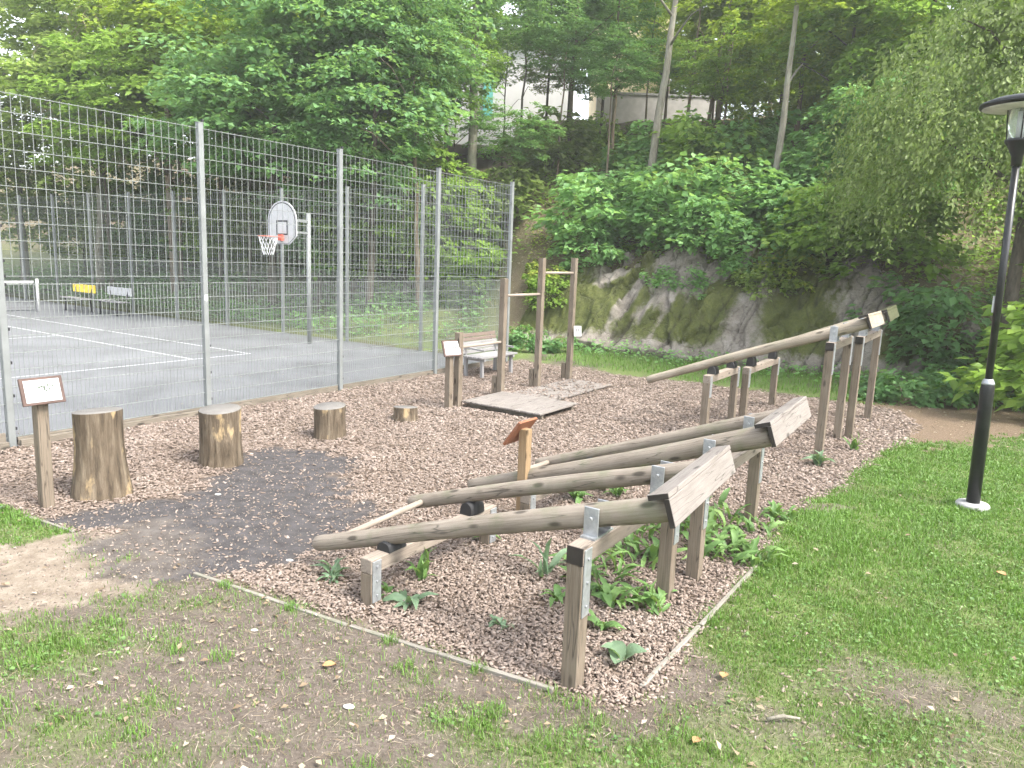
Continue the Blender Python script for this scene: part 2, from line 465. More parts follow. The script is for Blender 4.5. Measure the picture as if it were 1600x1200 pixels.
def height(x, y):
    x = np.asarray(x, float); y = np.asarray(y, float)
    d = foot_dist(x, y)
    dp = np.maximum(d, 0)
    rock = sstep(-1.8, 0.6, x) * (1 - sstep(9.0, 12.0, x))
    ztop = 2.5 * (1 - np.exp(-(dp / 1.25) ** 1.5)) + 0.42 * np.maximum(dp - 1.6, 0)
    zleft = 0.16 * dp + 0.012 * dp ** 2
    zright = 0.55 * dp
    side = sstep(0, 4, x)
    z = rock * ztop + (1 - rock) * (zleft * (1 - side) + zright * side)
    z = np.where(z > 8.3, 8.3 + 1.4 * (1 - np.exp(-(z - 8.3) / 1.4)), z)
    far = sstep(0, 1.5, d)
    z = z + far * (fbm(x * 0.35, y * 0.35) - 0.5) * 0.9
    return z + (1 - far) * (fbm(x * 0.8 + 5, y * 0.8) - 0.5) * 0.05

def uv_of(x, y):
    dx = x - O[0]; dy = y - O[1]
    return dx * U[0] + dy * U[1], dx * V[0] + dy * V[1]

def zones(x, y):
    u, v = uv_of(x, y)
    n1 = fbm(x * 1.3, y * 1.3); n2 = fbm(x * 4.0 + 3, y * 4.0); n3 = fbm(x * 0.6 + 8, y * 0.6); n4 = fbm(x * 11 + 3, y * 11, 3)
    wob = (n1 - 0.5) * 0.35 + (n2 - 0.5) * 0.25
    kerb = -0.08 + np.minimum(v, 0.5) * 0.11
    vr = np.interp(u, [-1, 2.4, 3.5, 4.8, 8.2, 9.5, 11], [0.36, 0.36, 0.28, 0.47, 0.80, 0.9, 0.3])
    c = sstep(-0.05, 0.07, u - kerb + wob * 0.15) * sstep(-0.12, 0.12, vr - v + wob * 0.6) * sstep(-0.25, 0.25, 10.75 - u + wob * 1.5) * sstep(-0.15, 0.05, v + 7.36)
    def blob(cx, cy, rx, ry, ang=0.0):
        dx, dy = x - cx, y - cy
        ca, sa = math.cos(ang), math.sin(ang)
        q = np.hypot((dx * ca + dy * sa) / rx, (-dx * sa + dy * ca) / ry)
        return 1 - sstep(0.80, 1.10, q + wob * 1.2 + (n4 - 0.5) * 0.55)
    mud = np.maximum.reduce([blob(-2.25, 6.0, 1.15, 0.75, 0.5), blob(-2.45, 7.9, 0.75, 0.75, 0.7), blob(-2.35, 7.0, 0.75, 1.2, 0.2), blob(-3.1, 6.2, 0.8, 0.32, 0.4), blob(-2.2, 5.25, 0.85, 0.35, 0.4), blob(-2.75, 5.75, 0.5, 0.35, 0.6)])
    sand = np.maximum.reduce([blob(-3.1, 5.0, 1.0, 0.66, 0.75), blob(-4.6, 4.2, 1.8, 0.85, 0.6), blob(-3.35, 5.55, 0.75, 0.2, 0.75)]) * (1 - 0.75 * mud)
    d = foot_dist(x, y)
    forest = sstep(-0.6, 0.5, d + wob)
    court_ = sstep(-7.30, -7.42, v) * (u < 10.7)
    soil_r = blob(7.2, 12.0, 3.0, 1.5, 0.65)
    bare = np.clip(sstep(0.40, 0.66, 0.48 * n1 + 0.30 * n3 + 0.22 * n2 + 0.095 * sstep(1.2, -1.5, x) * sstep(5.6, 4.6, y) + 0.17 * sstep(0.2, 1.2, x) * sstep(4.9, 3.9, y) - 0.15 * sstep(0.6, 3.0, x)), 0, 1)
    bare = np.maximum(bare, np.maximum(blob(-1.35, 3.55, 0.8, 0.40, -0.2), blob(-0.75, 3.25, 0.45, 0.25, 0.2)) * 0.75)
    bare = np.maximum(bare, blob(3.15, 7.05, 0.35, 0.12, 0.1) * 0.8)
    chips = c * (1 - 0.93 * mud)
    bank = sstep(0.3, -1.0, x) * sstep(-1.5, -0.3, d) * sstep(9, 5, d)
    grass = (1 - court_) * (1 - c) * (1 - mud) * (1 - sand) * (1 - forest * 0.75) * (1 - soil_r) * (1 - bare)
    grass = np.maximum(grass, bank * 0.8)
    return dict(chips=chips, mud=mud, sand=sand, grass=grass, forest=np.maximum(forest, soil_r) * (1 - 0.5 * bank), bare=bare, c=c)

def axis(lo, hi, flo, fhi, fine, grow=1.12):
    a = list(np.arange(flo, fhi + 1e-6, fine))
    s = fine; p = fhi
    while p < hi:
        s = min(s * grow, 20); p += s; a.append(p)
    s = fine; p = flo
    while p > lo:
        s = min(s * grow, 20); p -= s; a.insert(0, p)
    return np.array(a)
ax_ = axis(-240, 240, -6.5, 9.5, 0.07); ay_ = axis(-120, 260, 2.6, 15.0, 0.07)
GX, GY = np.meshgrid(ax_, ay_)
gx, gy = GX.ravel(), GY.ravel()
gz = height(gx, gy)
nx, ny = len(ax_), len(ay_)
idx = np.arange(nx * ny).reshape(ny, nx)
gf = np.stack([idx[:-1, :-1].ravel(), idx[:-1, 1:].ravel(), idx[1:, 1:].ravel(), idx[1:, :-1].ravel()], 1)
Z = zones(gx, gy)
gz = gz + 0.025 * (Z['chips'] - 0.4 * Z['mud']) * (fbm(gx * 6, gy * 6) - 0.3)
# sink below the asphalt court
ug, vg = uv_of(gx, gy)
court = (vg < -7.44) & (ug < 10.9) & (ug > -40) & (vg > -60)
gz = np.where(court & (foot_dist(gx, gy) < -0.2), np.minimum(gz, -0.05), gz)
ground_me = mesh_np("ground", np.stack([gx, gy, gz], 1), gf, {"a_chips": Z['chips'], "a_mud": Z['mud'], "a_sand": Z['sand'], "a_grass": Z['grass'], "a_forest": Z['forest']}, smooth=True)

def ground_mat():
    m, n, l, b = new_mat("ground_soil")
    geo = n.new("ShaderNodeNewGeometry"); P = geo.outputs["Position"]
    fine = noise_node(n, l, P, 45, 6, 0.7); mid = noise_node(n, l, P, 7, 5); big = noise_node(n, l, P, 1.4, 4)
    soil = ramp(n, [(0.3, (0.055, 0.044, 0.035)), (0.55, (0.114, 0.095, 0.079)), (0.75, (0.185, 0.163, 0.141))])
    l.new(math_n(n, l, 'ADD', math_n(n, l, 'MULTIPLY', fine.outputs[0], 0.55), math_n(n, l, 'MULTIPLY', mid.outputs[0], 0.45)), soil.inputs[0])
    gr = ramp(n, [(0.3, (0.075, 0.105, 0.03)), (0.7, (0.15, 0.215, 0.06))]); l.new(fine.outputs[0], gr.inputs[0])
    ch = n.new("ShaderNodeTexVoronoi"); ch.inputs["Scale"].default_value = 26; l.new(P, ch.inputs["Vector"])
    chs = n.new("ShaderNodeSeparateColor"); l.new(ch.outputs["Color"], chs.inputs[0])
    chr_ = ramp(n, [(0.05, (0.066, 0.048, 0.035)), (0.4, (0.172, 0.126, 0.096)), (0.7, (0.252, 0.195, 0.155)), (1.0, (0.344, 0.285, 0.238))]); l.new(chs.outputs[0], chr_.inputs[0])
    edge = ramp(n, [(0.0, (1, 1, 1)), (0.6, (0.55, 0.55, 0.55))]); l.new(ch.outputs["Distance"], edge.inputs[0])
    chipc = mixc(n, l, 1.0, chr_.outputs[0], edge.outputs[0], 'MULTIPLY')
    mud = ramp(n, [(0.3, (0.042, 0.039, 0.040)), (0.7, (0.080, 0.075, 0.076))]); l.new(mid.outputs[0], mud.inputs[0])
    sand = ramp(n, [(0.36, (0.132, 0.105, 0.080)), (0.5, (0.194, 0.161, 0.126)), (0.66, (0.281, 0.243, 0.196))])
    l.new(math_n(n, l, 'ADD', math_n(n, l, 'MULTIPLY', fine.outputs[0], 0.4), math_n(n, l, 'MULTIPLY', mid.outputs[0], 0.6)), sand.inputs[0])
    forest = ramp(n, [(0.3, (0.055, 0.04, 0.028)), (0.5, (0.13, 0.095, 0.065)), (0.7, (0.25, 0.19, 0.14))]); l.new(fine.outputs[0], forest.inputs[0])
    c = mixc(n, l, attr(n, "a_forest"), soil.outputs[0], forest.outputs[0])
    c = mixc(n, l, math_n(n, l, 'MULTIPLY', attr(n, "a_grass"), 0.85), c, gr.outputs[0])
    c = mixc(n, l, attr(n, "a_chips"), c, chipc)
    c = mixc(n, l, attr(n, "a_mud"), c, mud.outputs[0])
    c = mixc(n, l, attr(n, "a_sand"), c, sand.outputs[0])
    l.new(c, b.inputs["Base Color"]); b.inputs["Roughness"].default_value = 0.95; b.inputs["Specular IOR Level"].default_value = 0.15
    bump(n, l, b, math_n(n, l, 'ADD', fine.outputs[0], mid.outputs[0]), 0.6, 0.02)
    return m
ground_me.materials.append(ground_mat())
tag(put("ground", ground_me), "earthen ground with lawn, wood chips and trodden soil", None, None, "structure")

# ------------------------------------------------------------------ asphalt court with tennis lines
def asphalt_mat():
    m, n, l, b = new_mat("asphalt_grey")
    geo = n.new("ShaderNodeNewGeometry"); P = geo.outputs["Position"]
    f = noise_node(n, l, P, 60, 4, 0.7); g = noise_node(n, l, P, 0.55, 5)
    r = ramp(n, [(0.35, (0.108, 0.112, 0.120)), (0.65, (0.156, 0.162, 0.172))])
    l.new(math_n(n, l, 'ADD', math_n(n, l, 'MULTIPLY', f.outputs[0], 0.4), math_n(n, l, 'MULTIPLY', g.outputs[0], 0.6)), r.inputs[0])
    stn = noise_node(n, l, P, 0.9, 6, 0.7); sr_ = ramp(n, [(0.48, (1, 1, 1)), (0.70, (0.72, 0.72, 0.71))]); l.new(stn.outputs[0], sr_.inputs[0])
    l.new(mixc(n, l, 1.0, r.outputs[0], sr_.outputs[0], 'MULTIPLY'), b.inputs["Base Color"]); b.inputs["Roughness"].default_value = 0.8
    bump(n, l, b, f.outputs[0], 0.2, 0.005)
    return m
MAT['asphalt'] = asphalt_mat()
def quad_sheet(name, pts, mat, parent=None, kind=None, label=None):
    me = bpy.data.meshes.new(name); me.from_pydata([tuple(p) for p in pts], [], [tuple(range(len(pts)))]); me.update(); me.materials.append(mat)
    o = put(name, me, None, parent)
    if kind: tag(o, label, None, None, kind)
    return o
def C2(a, b, z=0.0):
    """court coordinates: a from the fence corner along the near fence, b along the far fence"""
    p = CORNER + a * FENCE_D1 + b * FENCE_D2
    return Vector((p[0], p[1], z))
court_o = quad_sheet("asphalt_court", [C2(-0.05, -0.05, 0.004), C2(30, -0.05, 0.004), C2(30, 45, 0.004), C2(-0.05, 45, 0.004)][::-1], MAT['asphalt'], None, "structure", "grey asphalt ball court")
def line_mat():
    m, n, l, b = new_mat("court_line_paint")
    geo = n.new("ShaderNodeNewGeometry"); t = noise_node(n, l, geo.outputs["Position"], 9, 5, 0.7)
    r = ramp(n, [(0.35, (0.24, 0.245, 0.25)), (0.6, (0.52, 0.53, 0.54))]); l.new(t.outputs[0], r.inputs[0]); l.new(r.outputs[0], b.inputs["Base Color"])
    return m
LM = line_mat()
# tennis baseline corner, in court coordinates
_b0 = np.array([-5.83, 16.25]) - CORNER
BA, BB = float(_b0 @ FENCE_D1), float(_b0 @ FENCE_D2)
def court_line(a0, b0, a1, b1, w=0.06):
    if abs(a1 - a0) > abs(b1 - b0): pts = [C2(a0, b0 - w / 2, .009), C2(a1, b0 - w / 2, .009), C2(a1, b0 + w / 2, .009), C2(a0, b0 + w / 2, .009)]
    else: pts = [C2(a0 - w / 2, b0, .0085), C2(a0 + w / 2, b0, .0085), C2(a0 + w / 2, b1, .0085), C2(a0 - w / 2, b1, .0085)]
    quad_sheet("court_line", pts, LM, court_o)
court_line(BA - 0.03, BB, BA + 10.97, BB)
court_line(BA, BB + 0.03, BA, BB + 23.77)
court_line(BA + 1.37, BB + 0.03, BA + 1.37, BB + 23.77)
court_line(BA + 1.40, BB + 5.485, BA + 9.6, BB + 5.485)

# ------------------------------------------------------------------ mesh fences
Z_J, Z_T = 1.867, 3.90
def wire_panel(name, L, z0, z1, dx, dz, wv=0.005, wh=0.006):
    b = MB()
    n = int(round(L / dx))
    for i in range(n + 1):
        x = i * L / n
        b.box((x, 0, (z0 + z1) / 2), (wv / 2, 0, 0), (0, wv / 2, 0), (0, 0, (z1 - z0) / 2))
    m = int(round((z1 - z0) / dz))
    for j in range(m + 1):
        z = z0 + 0.015 + j * (z1 - z0 - 0.03) / m
        b.box((L / 2, 0.0065, z), (L / 2, 0, 0), (0, 0.003, 0), (0, 0, wh / 2))
        b.box((L / 2, -0.0065, z), (L / 2, 0, 0), (0, 0.003, 0), (0, 0, wh / 2))
    return b.mesh(name, MAT['wire'])
PL = 2.5 - 0.075
me_low = wire_panel("lower_mesh_panel", PL, 0.09, Z_J - 0.03, 0.05, 0.2)
me_up = wire_panel("upper_mesh_panel", PL, Z_J + 0.03, Z_T - 0.03, 0.1, 0.2)
_pb = MB(); _pb.abox(-0.0375, 0.0375, -0.0375, 0.0375, -0.3, Z_T + 0.02)
me_post = _pb.mesh("post", MAT['fence'])
_cb = MB(); _cb.abox(-0.039, 0.039, -0.039, 0.039, Z_T + 0.02, Z_T + 0.032)
me_cap = _cb.mesh("post_cap", MAT['fence'])
_kb = MB()
for j in range(11):
    z = 0.2 + 0.4 * j * 0.94
    if abs(z - Z_J) < 0.1: continue
    _kb.abox(-0.062, -0.036, -0.018, 0.018, z - 0.016, z + 0.016)
for z in (Z_J - 0.045, Z_J + 0.045): _kb.abox(-0.062, -0.036, -0.018, 0.018, z - 0.016, z + 0.016)
me_clip = _kb.mesh("clips", MAT['clip'])
def dirmat(p, d):
    m = Matrix.Identity(4)
    m[0][0], m[1][0] = d[0], d[1]; m[0][1], m[1][1] = -d[1], d[0]
    m[0][3], m[1][3], m[2][3] = p[0], p[1], p[2]
    return m
def fence(name, label, d, n, skip_first=False):
    t = thing(name, label, "fence", C2(0, 0))
    for k in range(n + 1):
        p = CORNER + d * 2.5 * k
        P = (p[0], p[1], 0)
        if not (skip_first and k == 0):
            o = put("post", me_post, None, t, dirmat(P, d), 0.006); put("cap", me_cap, None, o, dirmat(P, d)); tag(put("clips", me_clip, None, o, dirmat(P, d if skip_first else -d) @ Matrix.Scale(-1, 4, (1, 0, 0))), kind="stuff")
        if k < n:
            q = p + d * 0.0375
            put("lower_mesh_panel", me_low, None, t, dirmat((q[0], q[1], 0), d))
            put("upper_mesh_panel", me_up, None, t, dirmat((q[0], q[1], 0), d))
    return t
fence_near = fence("mesh_fence", "tall galvanised mesh fence along the wood chip area", FENCE_D1, 6)
fence_far = fence("mesh_fence", "tall galvanised mesh fence behind the hoop and the two court benches", FENCE_D2, 14, True)
st = MB(); pp = C2(7.5, 0); st.box((pp.x - 0.02 * V[0] , pp.y, 1.55), tuple(0.0 * V) + (0,), (0.001, 0, 0), (0, 0, 0.04))
# small sticker on the second near post
mm = dirmat((pp.x, pp.y, 0), FENCE_D1)
sb = MB(); sb.abox(-0.022, 0.022, 0.0378, 0.0386, 1.58, 1.66)
sb.put("sticker", MAT['sticker'], fence_near, mm)
# timber edging under the near fence, one plank per bay
ed = thing("timber_edging", "weathered timber edging at the foot of the near mesh fence", "edging", C2(0, 0.0))
for k in range(6):
    a0, a1 = k * 2.5 + 0.06, k * 2.5 + 2.44
    if k == 4: pass
    th = 0.13 if k < 4 else 0.2
    bar("plank", C2(a0, 0.0, th / 2 - 0.035), C2(a1, 0.0, th / 2 - 0.035), 0.045, th, MAT['sleeper'], ed)
    if k in (3, 4): bar("plank", C2(a0, -0.075, 0.03), C2(a1, -0.075, 0.03), 0.05, 0.09, MAT['sleeper'], ed)

# ------------------------------------------------------------------ hoop
hp = Vector((-5.12, 18.47, 0))
hoop = thing("basketball_hoop", "basketball hoop with white arched backboard and red rim on grey pole", "basketball hoop", hp)
b = MB(); b.tube([hp + Vector((0, 0, -0.2)), hp + Vector((0, 0, 3.2))], 0.055, 14); b.put("pole", MAT['fence'], hoop)
nb = Vector((FENCE_D1[0], FENCE_D1[1], 0)); sb_ = Vector((V[0], V[1], 0))      # board normal and sideways
bc = hp + nb * 0.78 + sb_ * 0.0 + Vector((0, 0, 2.92))
b = MB(); b.box(hp + nb * 0.40 + Vector((0, 0, 3.0)), nb * 0.37, sb_ * 0.035, (0, 0, 0.035))
b.box(hp + nb * 0.40 + Vector((0, 0, 2.72)), nb * 0.37, sb_ * 0.025, (0, 0, 0.025)); b.put("arm", MAT['fence'], hoop)
def board_outline(s):
    pts = []
    w, zt, zb = 0.50 * s, 0.04, -0.30
    for k in range(13):
        a = math.pi * k / 12
        pts.append((w * math.cos(a), zt + 0.46 * s * math.sin(a)))
    pts += [(-w, zb), (-0.26 * s, zb - 0.19 * s), (0.26 * s, zb - 0.19 * s), (w, zb)]
    return pts
def slab(pts, c, x, nrm, t):
    b = MB(); n = len(pts)
    for s in (0, 1):
        for px, pz in pts: b.v.append(c + x * px + Vector((0, 0, pz)) + nrm * (t * s))
    b.f.append(tuple(range(n))); b.f.append(tuple(range(2 * n - 1, n - 1, -1))); b.sm += [False, False]
    for i in range(n):
        j = (i + 1) % n; b.f.append((i, i + n, j + n, j)); b.sm.append(False)
    return b
bo = slab(board_outline(1.02), bc, sb_, nb, 0.02).put("backboard", MAT['white'], hoop)
def ringband(o1, o2, c, off):
    b = MB(); n = len(o1)
    for pts in (o1, o2):
        for px, pz in pts: b.v.append(c + sb_ * px + Vector((0, 0, pz)) + nb * off)
    for i in range(n):
        j = (i + 1) % n; b.f.append((i, j, j + n, i + n)); b.sm.append(False)
    return b
ringband(board_outline(0.945), board_outline(0.90), bc, 0.0225).put("border_line", MAT['black'], bo)
sq1 = [(-0.2, -0.28), (0.2, -0.28), (0.2, 0.06), (-0.2, 0.06)]; sq2 = [(-0.165, -0.245), (0.165, -0.245), (0.165, 0.025), (-0.165, 0.025)]
ringband(sq1, sq2, bc, 0.0225).put("target_square", MAT['black'], bo)
rc = bc + nb * 0.42 + Vector((0, 0, -0.33))
b = MB(); seg = 20
ring = [rc + nb * (0.225 * math.cos(2 * math.pi * k / seg)) + sb_ * (0.225 * math.sin(2 * math.pi * k / seg)) for k in range(seg + 1)]
b.tube(ring, 0.011, 6, False)
b.box(bc + nb * 0.06 + Vector((0, 0, -0.34)), nb * 0.04, sb_ * 0.07, (0, 0, 0.07))
b.tube([bc + nb * 0.1 + sb_ * 0.06 + Vector((0, 0, -0.33)), rc - nb * 0.15 + sb_ * 0.17], 0.01, 6); b.tube([bc + nb * 0.1 - sb_ * 0.06 + Vector((0, 0, -0.33)), rc - nb * 0.15 - sb_ * 0.17], 0.01, 6)
rim = b.put("rim", MAT['red'], hoop)
b = MB()
for k in range(14):
    for sgn in (-1, 1):
        pts = []
        for i in range(5):
            t = i / 4; a = 2 * math.pi * (k / 14 + sgn * t * 0.14); r = 0.215 * (1 - 0.5 * t)
            pts.append(rc + nb * (r * math.cos(a)) + sb_ * (r * math.sin(a)) + Vector((0, 0, -0.42 * t)))
        b.tube(pts, 0.006, 4, False)
b.put("net", MAT['netcord'], rim)

# ------------------------------------------------------------------ tennis net
np0 = Vector((-15.30, 23.81, 0)); nd = Vector((FENCE_D1[0], FENCE_D1[1], 0))
tn = thing("tennis_net", "tennis net with white top band strung between posts", "tennis net", np0)
b = MB(); b.tube([np0 + Vector((0, 0, -.1)), np0 + Vector((0, 0, 1.07))], 0.045, 10); b.put("post", MAT['white'], tn)
np1 = np0 + nd * 12.8
b = MB(); b.tube([np1 + Vector((0, 0, -.1)), np1 + Vector((0, 0, 1.07))], 0.045, 10); b.put("post", MAT['white'], tn)
b = MB(); b.box(np0 + nd * 6.4 + Vector((0, 0, 0.97)), nd * 6.3, (V[0] * .008, V[1] * .008, 0), (0, 0, 0.04)); b.put("top_band", MAT['white'], tn)
b = MB()
for k in range(150):
    p = np0 + nd * (0.1 + k * 0.084); b.box(p + Vector((0, 0, 0.5)), nd * 0.002, (V[0] * .002, V[1] * .002, 0), (0, 0, 0.43))
for j in range(11):
    b.box(np0 + nd * 6.4 + Vector((0, 0, 0.08 + j * 0.085)), nd * 6.3, (V[0] * .002, V[1] * .002, 0), (0, 0, 0.002 if j else 0.015))
b.box(np0 + nd * 0.1 + Vector((0, 0, 0.5)), nd * 0.02, (V[0] * .01, V[1] * .01, 0), (0, 0, 0.45))
b.put("net", MAT['netdark'], tn)

# ------------------------------------------------------------------ court benches
def court_bench(px, py, label, boardmat):
    c = Vector((px, py, 0.006)); t = thing("court_bench", label, "bench", c, "benches by the court edge")
    d = Vector((FENCE_D2[0], FENCE_D2[1], 0)); f = Vector((FENCE_D1[0], FENCE_D1[1], 0))
    for k in range(3):
        bar("seat_slat", c - d * 0.75 + f * (0.04 + k * 0.13) + Vector((0, 0, 0.44)), c + d * 0.75 + f * (0.04 + k * 0.13) + Vector((0, 0, 0.44)), 0.11, 0.03, MAT['bench_grey'], t)
    bar("backrest", c - d * 0.7 - f * 0.10 + Vector((0, 0, 0.75)), c + d * 0.7 - f * 0.10 + Vector((0, 0, 0.75)), 0.03, 0.26, boardmat, t)
    for s in (-0.5, 0.5):
        b = MB()
        b.tube([c + d * s + f * 0.28, c + d * s + f * 0.26 + Vector((0, 0, 0.42))], 0.024, 8); b.put("front_leg", MAT['black'], t)
        b = MB()
        b.tube([c + d * s - f * 0.06, c + d * s - f * 0.03 + Vector((0, 0, 0.42)), c + d * s - f * 0.125 + Vector((0, 0, 0.86))], 0.024, 8); b.put("back_leg", MAT['black'], t)
        b = MB(); b.tube([c + d * s - f * 0.03 + Vector((0, 0, 0.41)), c + d * s + f * 0.3 + Vector((0, 0, 0.41))], 0.02, 8); b.put("seat_bracket", MAT['black'], t)
court_bench(-14.45, 24.75, "court bench with yellow painted backrest board", MAT['yellow'])
court_bench(-12.85, 23.95, "court bench with plain pale grey backrest board", MAT['white'])

# ------------------------------------------------------------------ park bench by the fence
bo_ = Vector((-0.97, 14.28, 0)); du = Vector((U[0], U[1], 0)); dv = Vector((V[0], V[1], 0))
t = thing("park_bench", "weathered slatted wooden bench against the mesh fence corner", "bench", bo_)
for k in range(4):
    bar("seat_slat", bo_ + dv * (0.06 + k * 0.115) - du * 0.02 + Vector((0, 0, 0.40)), bo_ + dv * (0.06 + k * 0.115) + du * 1.24 + Vector((0, 0, 0.40)), 0.10, 0.035, MAT['bench_grey'], t)
for k in range(5):
    z = 0.47 + k * 0.078; off = -0.02 - k * 0.025
    bar("back_slat", bo_ + dv * off - du * 0.0 + Vector((0, 0, z)), bo_ + dv * off + du * 1.22 + Vector((0, 0, z)), 0.028, 0.068, MAT['bench_brown'] if k > 2 else MAT['bench_grey'], t)
for s in (0.1, 1.10):
    p = bo_ + du * s
    bar("front_leg", p + dv * 0.40 + Vector((0, 0, -0.05)), p + dv * 0.38 + Vector((0, 0, 0.38)), 0.06, 0.06, MAT['bench_grey'], t, dv)
    bar("back_leg", p + dv * 0.0 + Vector((0, 0, -0.05)), p + dv * 0.0 + Vector((0, 0, 0.38)), 0.06, 0.06, MAT['bench_grey'], t, dv)
    bar("back_post", p - dv * 0.005 + Vector((0, 0, 0.38)), p - dv * 0.155 + Vector((0, 0, 0.80)), 0.05, 0.05, MAT['bench_grey'], t, dv)
    bar("seat_rail", p + dv * 0.04 + Vector((0, 0, 0.355)), p + dv * 0.46 + Vector((0, 0, 0.355)), 0.05, 0.05, MAT['bench_grey'], t)
    bar("armrest", p - dv * 0.02 + Vector((0, 0, 0.56)), p + dv * 0.44 + Vector((0, 0, 0.54)), 0.05, 0.035, MAT['bench_grey'], t)

# ------------------------------------------------------------------ log lifting stations
def log_mesh(L, r0, r1, mat, seed):
    rr = np.random.default_rng(seed); seg, rings = 22, 36
    b = MB(); prof = []
    for i in range(rings + 1):
        t = i / rings; x = -L / 2 + L * t; r = r0 + (r1 - r0) * t
        prof.append((x, r * (1 + 0.018 * math.sin(9 * t + seed) + rr.normal() * 0.006)))
    prof = [(-L / 2 - 0.0, r0 * 0.82)] + [(-L / 2 + 0.012, r0 * 0.96)] + [q for q in prof if -L / 2 + 0.03 < q[0] < L / 2 - 0.03] + [(L / 2 - 0.012, r1 * 0.97), (L / 2, r1 * 0.86)]
    base = len(b.v)
    bend = 0.006
    for x, r in prof:
        for k in range(seg):
            a = 2 * math.pi * k / seg
            q = r
            if k == 17: q = r * 0.955
            b.v.append(Vector((x, q * math.cos(a), q * math.sin(a) + bend * math.sin(x * 2.1 + seed))))
    n = len(prof)
    for i in range(n - 1):
        for k in range(seg):
            k2 = (k + 1) % seg
            b.f.append((i * seg + k, (i + 1) * seg + k, (i + 1) * seg + k2, i * seg + k2)); b.sm.append(True)
    b.f.append(tuple(range(seg))); b.f.append(tuple((n - 1) * seg + k for k in range(seg))[::-1]); b.sm += [False, False]
    return b.mesh("log", mat)

